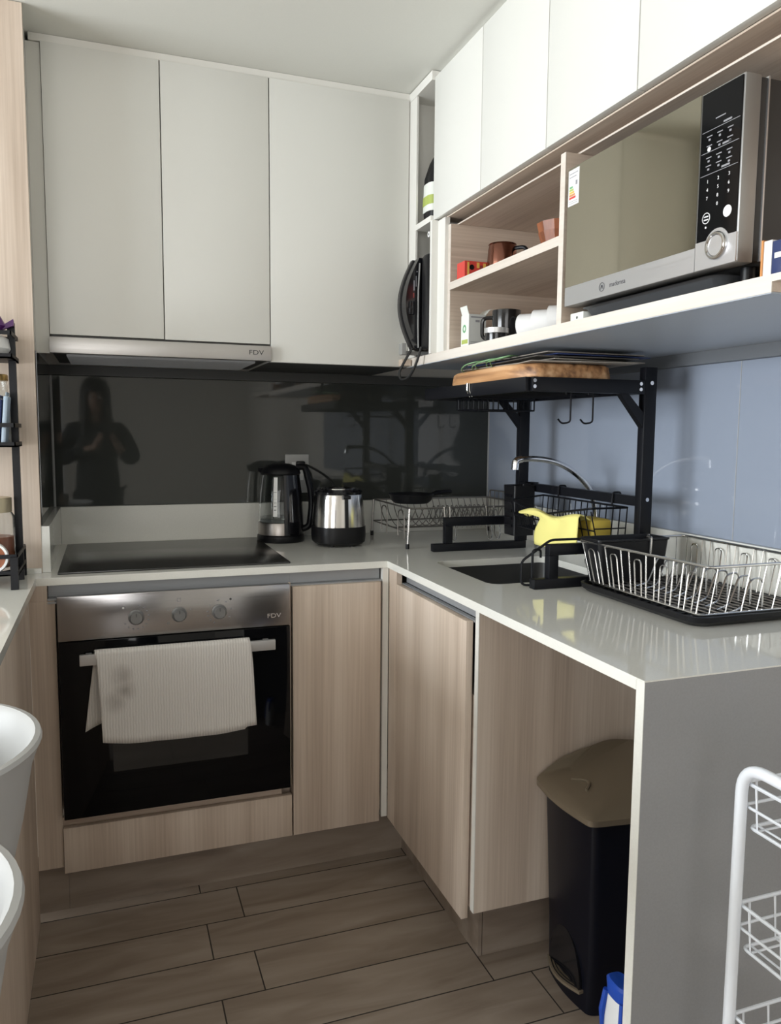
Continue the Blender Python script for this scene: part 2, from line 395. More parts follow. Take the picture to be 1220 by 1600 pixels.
# glass splashbacks
GB = 1.026
solo('backsplash_panel', B(0.037, W-0.004, D-0.006, D-0.0005, GB, 1.49), glass_back, 'dark grey glossy glass splashback on the back wall behind hob and kettle', 'splashback', (0.8, D, GB), 'glass splashback panels')
solo('backsplash_panel', B(0.0225, 0.0332, 0.108, D-0.008, GB, 1.49), glass_back, 'narrow dark glass splashback on the side wall left of the hob', 'splashback', (0.025, 0.4, GB), 'glass splashback panels')
gl = ['blue grey glass splashback panel nearest the back corner behind the chrome corner rack', 'blue grey glass splashback panel behind the arched tap',
      'blue grey glass splashback panel just right of the black rack post', 'blue grey glass splashback panel at the right edge of the photo']
ys = [D-0.007, 0.376, -0.29, -0.672, -1.9]
for i in range(4):
    solo('backsplash_panel', B(W-0.006, W-0.0005, ys[i+1]+0.0012, ys[i]-0.0012, GB, 1.49), glass_right, gl[i], 'splashback', (W, (ys[i]+ys[i+1])/2, GB), 'glass splashback panels')
mb = MB()
for y in ys[1:4]: mb.box(W-0.0068, W-0.004, y-0.0009, y+0.0009, GB, 1.49)
mb.box(W-0.0105, W-0.0062, D-0.0105, D-0.0065, GB, 1.49); mb.box(0.0335, 0.0365, D-0.0075, D-0.0015, GB, 1.49)
struct('trim_1', mb, silicone)
struct('trim_2', B(0.031, 1.62, D-0.03, D-0.0065, 1.462, 1.494), dark_rail)
struct('trim_3', B(W-0.03, W-0.0065, -1.9, D-0.031, 1.462, 1.494), shade_rail)

# ================================================================== WORKTOP
ct = thing('countertop', 'cream quartz worktop running around the kitchen corner with a waterfall end', 'worktop', (0.98, 0, 0.88))
SX0, SX1, SY0, SY1 = 1.112, 1.49, -0.425, -0.05
mb = MB(); z0, z1 = 0.88, 0.90
mb.box(-0.62, 0.02, -0.80, 0.0, z0, z1); mb.box(-0.62, 0.03, 0.0, 0.0865, z0, z1); mb.box(0.03, 0.983, 0.0, D-0.001, z0, z1)
mb.box(0.983, W-0.001, SY1, D-0.001, z0, z1); mb.box(0.983, SX0, SY0, SY1, z0, z1); mb.box(SX1, W-0.001, SY0, SY1, z0, z1); mb.box(0.983, W-0.001, -1.1785, SY0, z0, z1); mb.box(0.983, W-0.001, -1.199, -1.1785, .8975, z1)
for cx, cy_, sx, sy_ in ((SX0, SY0, 1, 1), (SX1, SY0, -1, 1), (SX0, SY1, 1, -1), (SX1, SY1, -1, -1)):
    r = 0.035; c = (cx+sx*r, cy_+sy_*r)
    mb.prism([(cx, cy_)]+[(c[0]-sx*r*math.cos(t*PI/16), c[1]-sy_*r*math.sin(t*PI/16)) for t in range(9)], z0+0.0005, z1)
part('slab', mb, quartz, ct)
part('waterfall_end', B(0.9842, W-0.001, -1.199, -1.179, ZF+0.001, 0.8973), quartz_shaded, ct, 'waterfall end panel with its shade painted in as grey')
part('waterfall_edge', B(0.983, 0.984, -1.199, -1.179, ZF+0.001, 0.8973), quartz, ct)
part('upstand', B(0.0515, W-0.0215, D-0.026, D-0.007, 0.9005, 1.0255), quartz, ct)
part('upstand', B(0.0305, 0.051, 0.088, D-0.007, 0.9005, 1.0255), quartz, ct)
part('upstand', B(W-0.021, W-0.001, -1.19, D-0.007, 0.9005, 1.0255), quartz, ct)
part('upstand', B(-0.62, 0.029, 0.074, 0.0865, 0.9005, 0.914), quartz, ct)

# ================================================================== BASE UNITS
pen = thing('peninsula_cabinet', 'pale wood panel of the breakfast bar at the left edge, under the worktop', 'cabinet', (-0.3, -0.4, ZF))
part('side_panel', B(-0.02, 0.0, -0.79, 0.0, ZF+0.001, 0.8795), wood_v, pen)
part('body', B(-0.59, -0.021, -0.77, -0.02, ZF+0.001, 0.8795), wood_v, pen)

oc = thing('oven_cabinet', 'pale wood cabinet housing the built in oven under the hob', 'cabinet', (0.37, 0.2, ZF))
part('filler_panel', B(0.001, 0.0635, 0.0, 0.018, 0.108, 0.838), wood_v, oc)
part('filler_panel', B(0.0, 0.045, 0.002, 0.02, 0.838, 0.8795), wood_v, oc)
part('drawer_front', B(0.0655, 0.6865, -0.013, 0.005, 0.0951, 0.221, b=0.001), wood_v, oc)
part('gola_rail', MB().box(0.046, 0.690, 0.026, 0.03, 0.845, 0.8795).box(0.046, 0.690, 0.004, 0.028, 0.839, 0.844).box(0.046, 0.068, -0.004, 0.004, 0.832, 0.837), grey_rail, oc, 'grey metal grip rail under the worktop')
mb = MB().box(0.001, 0.018, 0.056, 0.6, ZF+0.001, 0.838); mb.box(0.66, 0.689, 0.03, 0.6, 0.12, 0.838)
mb.box(0.02, 0.66, 0.006, 0.6, 0.12, 0.245)
part('carcass', mb, wood_x, oc)

ov = thing('built_in_oven', 'stainless steel and black glass built in oven with a towel over its handle', 'oven', (0.374, 0.0, 0.2525))
OX0, OX1 = 0.0695, 0.679
part('body', B(OX0+0.02, OX1-0.025, -0.010, 0.5, 0.2565, 0.836), black_pl, ov)
cpn = part('control_panel', B(OX0, OX1, -0.031, -0.0105, 0.736, 0.8541, b=0.0015), oven_steel, ov)
dr = part('door', B(OX0, OX1, -0.031, -0.0105, 0.2525, 0.7335, b=0.0015), black_glass, ov)
part('window', B(0.196, 0.556, -0.0316, -0.0309, 0.37, 0.60), oven_win, dr, 'slightly paler window in the black oven door')
for i, x in enumerate((0.263, 0.374, 0.481)):
    k = part('knob', MB().lathe([(0, 0.0), (0.0205, 0.0), (0.0205, 0.003), (0.0175, 0.005), (0.016, 0.017), (0.0145, 0.019), (0, 0.019)], n=28, M=Matrix.Translation((x, -0.031, 0.788)) @ Matrix.Rotation(PI/2, 4, 'X')), knob_grey, cpn, 'round silver grey oven knob')
    part('pointer', B(x-0.0009, x+0.0009, -0.0508, -0.0498, 0.7925, 0.802), print_d, k)
for x, spans in ((0.263, ((-150, 75, 11),)), (0.481, ((-30, 140, 5),)), (0.481, ((175, 245, 4),))):
    for a0, a1, n in spans:
        for j in range(n):
            mb = MB()
            a = math.radians(a0+(a1-a0)*j/(n-1)); px, pz = x+0.032*math.cos(a), 0.788+0.032*math.sin(a)
            mb.box(px-0.0022, px+0.0022, -0.0314, -0.0309, pz-0.0014, pz+0.0014)
            part('dial_mark', mb, print_g, cpn)
def frame(x, z, s, t=0.0008, y=-0.0314):
    mb = MB().box(x-s, x+s, y, y+0.0005, z+s-t, z+s).box(x-s, x+s, y, y+0.0005, z-s, z-s+t).box(x-s, x-s+t, y, y+0.0005, z-s, z+s).box(x+s-t, x+s, y, y+0.0005, z-s, z+s)
    return part('icon', mb, print_g, cpn)
frame(0.374, 0.828, 0.0045, 0.0012); frame(0.345, 0.803, 0.0028); frame(0.345, 0.766, 0.0028); frame(0.404, 0.800, 0.0018); frame(0.481, 0.821, 0.002)
part('icon', MB().cyl((0.231, -0.0314, 0.8155), (0.231, -0.0309, 0.8155), 0.0042), print_g, cpn)
part('icon', MB().cyl((0.512, -0.0316, 0.8215), (0.512, -0.0309, 0.8215), 0.003), print_d, cpn)
part('indicator_lamp', MB().cyl((0.231, -0.0322, 0.8155), (0.231, -0.031, 0.8155), 0.0026), white_pl, cpn)
text('logo', 'FDV', 0.0175, chrome, cpn, (0.633, -0.0312, 0.7655), (1, 0, 0), (0, 0, 1), 0.0006, 1.25)
part('handle', MB().box(0.121, 0.6285, -0.074, -0.062, 0.679, 0.7075, b=0.0015).box(0.135, 0.150, -0.0625, -0.0312, 0.684, 0.702).box(0.600, 0.615, -0.0625, -0.0312, 0.684, 0.702), alu, ov, 'flat silver bar handle')
part('trim', MB().box(OX0-0.002, OX1+0.005, -0.009, -0.006, 0.245, 0.2515).box(OX1, OX1+0.006, -0.012, -0.006, 0.2525, 0.854), wood_x, ov)

bc = thing('base_cabinet', 'narrow pale wood base cabinet right of the oven, in the corner', 'cabinet', (0.82, 0.2, ZF))
part('door', B(0.6914, 0.9575, -0.013, 0.005, 0.0951, 0.8405, b=0.001), wood_v, bc)
part('body', B(0.6915, 0.966, 0.0065, 0.6, 0.121, 0.838), wood_x, bc)
part('gola_rail', MB().box(0.6905, 0.967, 0.026, 0.03, 0.845, 0.8795).box(0.6905, 0.967, 0.004, 0.028, 0.839, 0.844), grey_rail, bc, 'grey metal grip rail under the worktop')
part('corner_post', B(0.969, 0.9875, 0.001, 0.02, 0.1, 0.8795), white_car, bc, 'white corner post')

sc = thing('sink_cabinet', 'pale wood sink cabinet with one door and an end panel under the right worktop', 'cabinet', (1.3, -0.3, ZF))
part('filler_strip', B(0.9895, 1.006, -0.064, 0.0005, 0.0951, 0.8795), wood_v, sc)
part('door', B(0.9885, 1.0065, -0.5415, -0.0665, 0.0951, 0.8415, b=0.001), wood_v, sc)
part('end_panel', B(1.0105, 1.628, -0.567, -0.549, 0.121, 0.8795), wood_v, sc)
part('edge_strip', B(1.0087, 1.0103, -0.567, -0.549, 0.121, 0.8795), white_car, sc, 'white front edge of the end panel')
part('gola_rail', MB().box(1.022, 1.027, -0.546, -0.06, 0.845, 0.8795).box(1.008, 1.022, -0.546, -0.06, 0.838, 0.843), grey_rail, sc, 'grey metal grip rail above the door')
part('body', B(1.012, 1.62, -0.546, -0.001, 0.121, 0.66), wood_v, sc)

# ================================================================== SINK + TAP + HOB
sk = thing('kitchen_sink', 'dark rectangular undermount sink below the black over sink rack', 'sink', (1.3, -0.24, 0.68))
def rr(x0, x1, y0, y1, r, z, n=6):
    o = []
    for cx, cy_, a in ((x1-r, y1-r, 0), (x0+r, y1-r, 90), (x0+r, y0+r, 180), (x1-r, y0+r, 270)):
        for k in range(n+1):
            t = math.radians(a+90*k/n); o.append((cx+r*math.cos(t), cy_+r*math.sin(t), z))
    return o
e = 0.002
mb = MB(); x0, x1, y0, y1 = SX0-e, SX1+e, SY0-e, SY1+e
mb.loft([rr(x0-.02, x1+.02, y0-.02, y1+.02, .04, .8795), rr(x0, x1, y0, y1, .037, .8795), rr(x0, x1, y0, y1, .037, .73), rr(x0+.02, x1-.02, y0+.02, y1-.02, .03, .70),
         rr(x0+.015, x1-.015, y0+.015, y1-.015, .03, .695), rr(x0-.004, x1+.004, y0-.004, y1+.004, .038, .73), rr(x0-.004, x1+.004, y0-.004, y1+.004, .038, .877), rr(x0-.02, x1+.02, y0-.02, y1+.02, .04, .877)], cap=False)
mb.add(rr(x0+.02, x1-.02, y0+.02, y1-.02, .03, .70), [list(range(28))]); mb.add(rr(x0+.015, x1-.015, y0+.015, y1-.015, .03, .695), [list(range(28))])
part('bowl', mb, dark_sink, sk)
part('drain', MB().lathe([(0, .7005), (.04, .7005), (.042, .703), (.03, .703), (.028, .7015), (0, .7015)], (1.33, -.24, 0)), chrome, sk)

fa = thing('faucet', 'chrome tap with a tall arched spout behind the sink', 'faucet', (1.577, -0.19, 0.9))
part('base', MB().lathe([(0, .9005), (.027, .9005), (.027, .906), (.021, .912), (.019, .99), (.015, 1.0), (0, 1.0)], (1.577, -.19, 0)), chrome, fa)
sp = [(1.577, -.19, .995), (1.579, -.19, 1.045), (1.571, -.19, 1.085), (1.553, -.19, 1.122), (1.52, -.19, 1.156), (1.483, -.19, 1.181), (1.44, -.19, 1.2), (1.396, -.19, 1.209), (1.35, -.19, 1.212), (1.316, -.19, 1.209)]
part('spout', MB().tube(fillet(sp, .02, 3), .0085, 12), chrome, fa)
part('nozzle', MB().tube(fillet([(1.322, -.19, 1.210), (1.303, -.19, 1.206), (1.301, -.19, 1.180)], .012, 4), .0105, 12), chrome, fa)
part('lever', MB().cyl((1.577, -.21, .97), (1.577, -.235, .975), .013).tube([(1.577, -.235, .975), (1.56, -.26, 1.0)], .005, 8), chrome, fa)

hb = thing('induction_hob', 'flat black ceramic hob set in the worktop left of the kettle', 'hob', (0.385, 0.31, 0.9))
part('glass_top', B(0.070, 0.697, 0.041, 0.590, 0.9005, 0.9055, b=0.001), ceramic, hb)

# ================================================================== WALL UNITS, BACK
UY = 0.2337; UZ1 = 2.3254
hoodcab = thing('wall_cabinet', 'white two door wall cupboard above the extractor hood', 'cabinet', (0.37, 0.4, 1.548), 'white wall cupboards')
part('carcass', B(0.061, 0.680, UY+0.02, D-0.007, 1.549, UZ1), white_car, hoodcab)
part('door', B(0.0605, 0.3677, UY, UY+0.018, 1.549, UZ1, b=0.001), white_door, hoodcab)
part('door', B(0.3707, 0.6794, UY, UY+0.018, 1.548, UZ1, b=0.001), white_door, hoodcab)
wc = thing('wall_cabinet', 'white one door wall cupboard between the hood and the corner shelves', 'cabinet', (0.9, 0.4, 1.495), 'white wall cupboards')
part('carcass', B(0.6815, 1.135, UY+0.02, D-0.007, 1.4965, UZ1), white_car, wc)
part('door', B(0.6824, 1.1285, UY, UY+0.018, 1.4951, UZ1, b=0.001), white_door, wc)
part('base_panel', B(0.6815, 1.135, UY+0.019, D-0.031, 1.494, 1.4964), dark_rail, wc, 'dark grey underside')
solo('cornice_strip', B(0.031, 1.139, UY+0.006, UY+0.022, UZ1+0.001, CEIL-0.001), white_car, 'thin off white strip between the wall cupboards and the ceiling', 'filler panel', (0.6, UY, UZ1))
hd = thing('extractor_hood', 'slim stainless steel slide out extractor hood over the hob', 'extractor hood', (0.37, 0.35, 1.496))
part('front_strip', B(0.0585, 0.6795, UY-0.018, UY+0.006, 1.4965, 1.5405, b=0.001), hood_steel, hd)
part('body', B(0.064, 0.676, UY+0.0065, 0.62, 1.5, 1.547), grey_case, hd)
mb = MB().box(0.10, 0.64, 0.27, 0.60, 1.494, 1.4995)
for k in range(12): mb.box(0.10, 0.64, 0.275+0.027*k, 0.280+0.027*k, 1.4925, 1.494)
part('filter', mb, grey_rail, hd)
text('logo', 'FDV', 0.0195, print_d, hd, (0.634, UY-0.0182, 1.5195), (1, 0, 0), (0, 0, 1), 0.0004, 1.3)

# ================================================================== CORNER SHELF UNIT
cs = thing('corner_shelf_unit', 'tall narrow white open shelf unit in the upper corner holding the sandwich press', 'shelf', (1.4, 0.15, 1.52))
XC = 1.131
part('side_panel', B(XC, 1.62, 0.2345, 0.2515, 1.5225, CEIL-0.003), white_car, cs)
part('side_panel', B(XC, 1.62, 0.042, 0.0565, 1.5225, 1.9145), white_car, cs)
part('side_panel', B(1.162, 1.62, 0.042, 0.0565, 1.916, 2.318), white_car, cs)
part('side_panel', B(1.1325, 1.1385, 0.179, 0.2343, 1.5225, 2.318), white_car, cs).scale = (1, 1, 1)
part('top_panel', B(XC, 1.62, 0.057, 0.234, 2.318, CEIL-0.003), white_car, cs)
part('shelf', B(XC+0.001, 1.62, 0.057, 0.1785, 1.914, 1.931), white_car, cs)
part('back_panel', B(1.38, 1.40, 0.057, 0.234, 1.5225, 2.3175), white_car, cs)

# ================================================================== WALL UNITS, RIGHT
XU = 1.1398; RZ0 = 1.9164
rb = [0.0572, -0.2601, -0.5875, -0.9086, -1.2325, -1.556, -1.88]
rl = ['white overhead wall cupboard with two doors above the open shelves, nearest the corner', 'white overhead wall cupboard with two doors above the microwave', 'white overhead wall cupboard at the far right edge above the small books']
for k in range(3):
    a, c = rb[2*k], rb[2*k+2]
    t = thing('wall_cabinet', rl[k], 'cabinet', (1.4, (a+c)/2, RZ0), 'white overhead cupboards')
    part('carcass', B(XU+0.022, W-0.007, c+0.001, a-0.001 - (0.016 if k == 0 else 0), RZ0+0.0045, UZ1-0.008), white_car, t)
    for j in (0, 1):
        part('door', B(XU, XU+0.019, rb[2*k+j+1]+0.0014, rb[2*k+j]-0.0014, RZ0, UZ1, b=0.001), white_door, t)
solo('cornice_strip', B(XU+0.02, XU+0.038, -1.88, 0.056, UZ1+0.001, CEIL-0.001), white_car, 'thin off white strip above the overhead cupboards on the right wall', 'filler panel', (XU, -0.9, UZ1))

os_ = thing('open_shelf_unit', 'pale wood open shelf unit below the overhead cupboards holding mugs and microwave', 'shelf', (1.4, -0.6, 1.495))
SX = 1.134; ST = 1.5215
part('bottom_board', MB().box(SX+0.0015, W-0.007, -1.257, 0.2525, 1.4965, ST).box(SX+0.0015, W-0.007, -1.9, -1.2575, 1.511, ST), wood_h, os_)
part('board_edge', MB().box(SX, SX+0.0014, -1.257, 0.2525, 1.4955, ST+.0003).box(SX, SX+0.0014, -1.9, -1.2572, 1.511, ST+.0003), wood_edge, os_, 'pale front edge of the bottom board')
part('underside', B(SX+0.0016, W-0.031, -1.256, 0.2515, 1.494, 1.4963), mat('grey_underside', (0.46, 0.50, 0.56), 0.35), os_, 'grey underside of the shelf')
part('side_panel', B(1.162, 1.62, -0.029, -0.012, ST+.0005, 1.889), wood_x, os_)
part('side_edge', B(1.1605, 1.1618, -0.029, -0.012, ST+.0005, 1.889), wood_edge, os_)
part('filler_panel', B(1.150, 1.165, -0.0115, 0.0415, ST+.0005, 1.912), white_car, os_)
part('divider', B(1.152, 1.62, -0.655, -0.636, ST+.0005, 1.889), wood_x, os_)
part('divider_edge', B(1.150, 1.1518, -0.655, -0.636, ST+.0005, 1.889), wood_edge, os_)
part('shelf', B(1.159, 1.612, -0.6355, -0.0295, 1.6995, 1.7205), wood_h, os_)
part('shelf_edge', B(1.1575, 1.1589, -0.6355, -0.0295, 1.6995, 1.7208), wood_edge, os_)
part('top_board', B(1.187, 1.62, -1.9, -0.0115, 1.8895, 1.8945), wood_h, os_)
part('cabinet_base', B(1.1595, 1.62, -1.9, 0.0395, 1.9125, 1.9160), wood_h, os_)
part('top_edge', B(1.1855, 1.1869, -1.9, -0.0115, 1.8895, 1.8925), wood_edge, os_)
part('back_panel', B(1.6205, 1.64, -1.9, -0.0115, ST+.0005, 1.9122), wood_h, os_)
part('support_rail', B(1.52, 1.6195, -0.6355, -0.0295, 1.85, 1.8893), wood_h, os_)

# ================================================================== THINGS ON THE OPEN SHELVES
mw = thing('microwave', 'silver microwave oven with bronze mirror door and black keypad on the open shelf', 'microwave', (1.35, -0.92, 1.5225))
MY0, MY1 = -0.668, -1.1665; MX = 1.15; MZ0, MZ1 = 1.5585, 1.8475
part('case', B(MX+0.034, 1.56, MY1+0.002, MY0-0.002, MZ0+0.003, MZ1-0.002, b=0.004), grey_case, mw)
part('front_frame', B(MX+0.0012, MX+0.0335, MY1, MY0, MZ0, MZ1, b=0.003), silver_pl, mw)
part('seam_trim', B(MX+0.046, MX+0.049, MY1-0.0008, MY1+0.01, MZ0+0.004, MZ1-0.001), steel_y, mw)
dm = part('door', B(MX-0.001, MX+0.001, -1.071, MY0-0.001, 1.599, MZ1-0.001), mirror, mw, 'bronze mirrored glass door')
part('door_base', B(MX-0.001, MX+0.001, -1.0715, MY0-0.001, MZ0+0.001, 1.5988), steel_y, mw, 'silver strip below the mirrored door')
mb = MB(); prism = [(-1.0765, 1.6165)]
prism += [(-1.104-0.0+0.030*math.cos(math.radians(a)) - 0.013, 1.594+0.031*math.sin(math.radians(a))) for a in (128, 110, 90, 70, 52)][::-1][::-1]
cpoly = [(-1.0745, 1.606), (-1.098, 1.606)] + [(-1.122-0.029*math.cos(math.radians(a)), 1.592+0.029*math.sin(math.radians(a))) for a in range(150, 25, -12)][0:] + [(-1.149, 1.606), (-1.163, 1.606), (-1.163, MZ1-0.004), (-1.0745, MZ1-0.004)]
mb.prism(cpoly, MX-0.001, MX+0.001, 'x')
kp = part('control_panel', mb, black_glass, mw, 'black keypad panel')
cpoly2 = [(-1.0725, MZ0+0.001), (-1.0725, 1.6055), (-1.098, 1.6055)] + [(-1.122-0.0285*math.cos(math.radians(a)), 1.592+0.0285*math.sin(math.radians(a))) for a in range(150, 25, -12)] + [(-1.149, 1.6055), (-1.165, 1.6055), (-1.165, MZ0+0.001)]
part('knob_panel', MB().prism(cpoly2, MX-0.001, MX+0.001, 'x'), steel_y, mw)
RX = Matrix.Rotation(-PI/2, 4, 'Y')
kn = part('knob', MB().lathe([(0, 0), (.0225, 0), (.0225, .004), (.0205, .0065), (.018, .0065), (.0165, .003), (0, .003)], n=40, M=Matrix.Translation((MX-0.001, -1.123, 1.5925)) @ RX), chrome, mw, 'chrome ringed round dial')
part('cap', MB().lathe([(0, .0031), (.016, .0031), (.016, .0038), (0, .0038)], n=32, M=Matrix.Translation((MX-0.001, -1.123, 1.5925)) @ RX), steel_y, kn)
XT = MX-0.0014
mb = MB()
def mark(y, z, wy, hz): mb.box(XT, MX-0.0009, y-wy/2, y+wy/2, z-hz/2, z+hz/2)
for z in (1.782, 1.748, 1.712): mark(-1.119, z, 0.083, 0.0009)
for z in (1.786, 1.752, 1.716): mark(-1.134, z, 0.018, 0.003)
mark(-1.118, 1.797, 0.022, 0.0018)
for r, zz in enumerate((1.773, 1.758, 1.739, 1.726)):
    for c, y in enumerate((-1.095, -1.118, -1.141)):
        mark(y, zz, 0.012, 0.0016); mark(y, zz-0.0055, 0.0045, 0.0032)
part('key_marks', mb, print_g, kp)
part('start_light', MB().lathe([(0, 0), (.0038, 0), (.0038, .0005), (0, .0005)], n=20, M=Matrix.Translation((MX-0.001, -1.095, 1.7525)) @ RX), print_w, kp)
part('start_button', MB().lathe([(0, 0), (.0092, 0), (.0092, .0005), (0, .0005)], n=28, M=Matrix.Translation((MX-0.001, -1.143, 1.6425)) @ RX), print_w, kp, 'white round start button')
sb = part('stop_button', MB().lathe([(.0078, 0), (.009, 0), (.009, .0005), (.0078, .0005)], n=28, M=Matrix.Translation((MX-0.001, -1.0955, 1.642)) @ RX), print_w, kp, 'white ringed stop button')
part('bar', B(XT, MX-0.0009, -1.1005, -1.0905, 1.6435, 1.6455), print_w, kp); part('bar', B(XT, MX-0.0009, -1.1005, -1.0905, 1.6385, 1.6405), print_w, kp)
part('dot', MB().cyl((XT, -1.0955, 1.627), (MX-0.0009, -1.0955, 1.627), .0018), print_w, kp)
for i, dgt in enumerate('1234567890'):
    r, c = divmod(i, 3); y = (-1.095, -1.119, -1.143)[c] if i < 9 else -1.119; z = 1.7005-0.0135*r
    text('digit', dgt, 0.0078, print_w, kp, (MX-0.0012, y, z), (0, -1, 0), (0, 0, 1), 0.0002)
text('logo', 'mademsa', 0.0135, logo_grey, mw, (MX-0.0012, -0.857, 1.5785), (0, -1, 0), (0, 0, 1), 0.0002)
mb = MB().lathe([(.0078, 0), (.009, 0), (.009, .0006), (.0078, .0006)], n=32, M=Matrix.Translation((MX-0.001, -0.806, 1.579)) @ RX)
for dy in (-0.0030, 0.0030): mb.tube([(MX-0.0013, -0.806+dy*1.3, 1.5745), (MX-0.0013, -0.806+dy*.4, 1.583), (MX-0.0013, -0.806-dy*.2, 1.578)], 0.0007, 5)
part('emblem', mb, logo_grey, mw)
stk = part('energy_label', B(MX-0.0017, MX-0.0009, -0.712, -0.672, 1.768, 1.842), print_w, dm, 'white energy label sticker with coloured bars')
for k, (c, wd) in enumerate(((green, .010), (lime, .013), (yellow_card, .016), (orange, .019), (red, .022))):
    part('rating_bar', B(MX-0.0022, MX-0.0018, -0.679-wd, -0.677, 1.808-0.0055*k-0.0042, 1.808-0.0055*k), c, stk)
part('print', B(MX-0.0022, MX-0.0018, -0.706, -0.700, 1.808, 1.817).box(MX-0.0022, MX-0.0018, -0.708, -0.676, 1.833, 1.8345).box(MX-0.0022, MX-0.0018, -0.702, -0.676, 1.826, 1.8275).box(MX-0.0022, MX-0.0018, -0.708, -0.676, 1.776, 1.7768).box(MX-0.0022, MX-0.0018, -0.708, -0.676, 1.772, 1.7728), print_g, stk)
for (x, y) in ((1.21, -0.70), (1.21, -1.13), (1.50, -0.70), (1.50, -1.13)):
    part('foot', MB().cyl((x, y, 1.522), (x, y, 1.5595), 0.012), black_pl, mw)
bt = thing('baking_tray', 'black baking tray with pale sheen pushed under the microwave', 'tray', (1.3, -0.95, 1.5225))
mb = MB(); ya, yb = -1.105, -0.725
mb.loft([rr(1.185, 1.47, ya, yb, .02, 1.5222), rr(1.165, 1.485, ya-.012, yb+.012, .025, 1.5475), rr(1.156, 1.487, ya-.014, yb+.014, .026, 1.549), rr(1.168, 1.483, ya-.009, yb+.009, .024, 1.546), rr(1.188, 1.467, ya+.004, yb-.004, .02, 1.5242)])
part('tray_body', mb, mat('worn_black_enamel', (0.05, 0.055, 0.062), 0.3), bt)
sv = thing('power_strip', 'small cream power strip under the left end of the microwave', 'power strip', (1.18, -0.69, 1.5225))
part('body', B(1.165, 1.20, -0.718, -0.668, 1.522, 1.545, b=0.002), carton_w, sv)
part('socket_hole', MB().cyl((1.1645, -0.695, 1.534), (1.166, -0.695, 1.534), .003), print_d, sv)

bk = thing('notebook', 'small white book with an orange edge at the right end of the open shelf', 'book', (1.19, -1.225, ST))
part('pages', B(1.151, 1.25, -1.237, -1.2215, ST+.0006, 1.577), print_w, bk)
part('cover', B(1.149, 1.252, -1.2212, -1.2180, ST+.0005, 1.579), orange, bk)
bk2 = thing('notebook', 'navy book beside the white book at the right edge of the shelf', 'book', (1.19, -1.26, ST))
part('cover', B(1.150, 1.25, -1.262, -1.2385, ST+.0006, 1.574, b=0.001), navy, bk2)
part('spine_print', B(1.1492, 1.1499, -1.256, -1.244, 1.548, 1.556), carton_w, bk2)

mg = thing('copper_mug', 'hammered copper mug with a dark handle on the middle shelf', 'mug', (1.262, -0.158, 1.721))
mc = (1.262, -0.158, 1.7212)
part('body', MB().lathe([(0, 0), (.036, 0), (.041, .01), (.0425, .04), (.040, .075), (.038, .086), (.0395, .088), (.0380, .090), (.0362, .086), (.038, .04), (.036, .012), (0, .006)], mc, 36), copper, mg)
part('handle', MB().tube(fillet([(1.285, -.189, 1.797), (1.305, -.219, 1.797), (1.305, -.223, 1.748), (1.285, -.192, 1.742)], .02, 5), .0055, 8), black_met, mg)
bw = thing('wooden_bowl', 'orange wooden bowl at the right end of the middle shelf', 'bowl', (1.25, -0.335, 1.721))
def stave(z0, r0_, r1_, h, cxy, n=12):
    mb = MB(); c = cxy
    P = lambda r, z: [(c[0]+r*math.cos(2*PI*k/n+.2), c[1]+r*math.sin(2*PI*k/n+.2), z) for k in range(n)]
    mb.loft([P(r0_, z0), P(r1_, z0+h), P(r1_-.006, z0+h), P(r0_-.004, z0+.008)]); return mb
part('body', stave(1.7212, .040, .058, .058, (1.28, -.435)), wood_bowl, bw, smooth=10)
bw2 = solo('wooden_bowl', stave(1.742, .047, .062, .060, (1.28, -.435)), wood_bowl, 'upper orange wooden bowl nested in the one on the middle shelf', 'bowl', (1.28, -.42, 1.742), smooth=10)
bw['label'] = 'lower orange wooden bowl standing on the middle shelf by the divider'
tb = thing('tea_box', 'small red tea box with yellow print at the left end of the middle shelf', 'box', (1.22, -0.09, 1.721))
part('carton', B(1.170, 1.262, -.108, -.056, 1.7212, 1.770), red, tb)
mb = MB().lathe([(0, 0), (.0075, 0), (.0075, .0006), (0, .0006)], n=20, M=Matrix.Translation((1.192, -.108, 1.753)) @ Matrix.Rotation(PI/2, 4, 'X'))
part('badge', mb, black_pl, tb)
part('print', B(1.178, 1.184, -.1085, -.108, 1.724, 1.767).box(1.208, 1.216, -.1085, -.108, 1.752, 1.767).box(1.228, 1.236, -.1085, -.108, 1.747, 1.766), yellow_card, tb)
part('print', B(1.217, 1.227, -.1085, -.108, 1.742, 1.760).box(1.238, 1.246, -.1085, -.108, 1.745, 1.764), maroon, tb)

cn = thing('drink_carton', 'small open drink carton, white and grey, on the bottom shelf', 'carton', (1.21, -0.09, ST))
mb = MB().box(1.185, 1.238, -.112, -.060, ST+.0004, 1.622)
part('carton_body', mb, carton_g, cn)
part('front_face', B(1.1842, 1.1848, -.112, -.060, ST+.0004, 1.622), carton_w, cn, 'white front with green print')
mb = MB(); mb.prism([(1.185, 1.622), (1.178, 1.645), (1.1795, 1.646), (1.187, 1.622)], -.108, -.064, 'y')
mb.prism([(1.236, 1.622), (1.250, 1.638), (1.262, 1.640), (1.250, 1.6355), (1.238, 1.621)], -.112, -.062, 'y')
part('flap', mb, carton_w, cn)
part('logo', MB().lathe([(.006, 0), (.0115, 0), (.0115, .0006), (.006, .0006)], n=24, M=Matrix.Translation((1.1842, -.083, 1.583)) @ RX), green, cn)
part('print', B(1.1836, 1.1842, -.106, -.066, 1.540, 1.552), lime, cn)
part('back_print', B(1.19, 1.233, -.1126, -.112, 1.612, 1.616).box(1.205, 1.218, -.1126, -.112, 1.600, 1.606).box(1.19, 1.233, -.1126, -.112, 1.5435, 1.545).box(1.19, 1.228, -.1126, -.112, 1.539, 1.5405), print_g, cn)

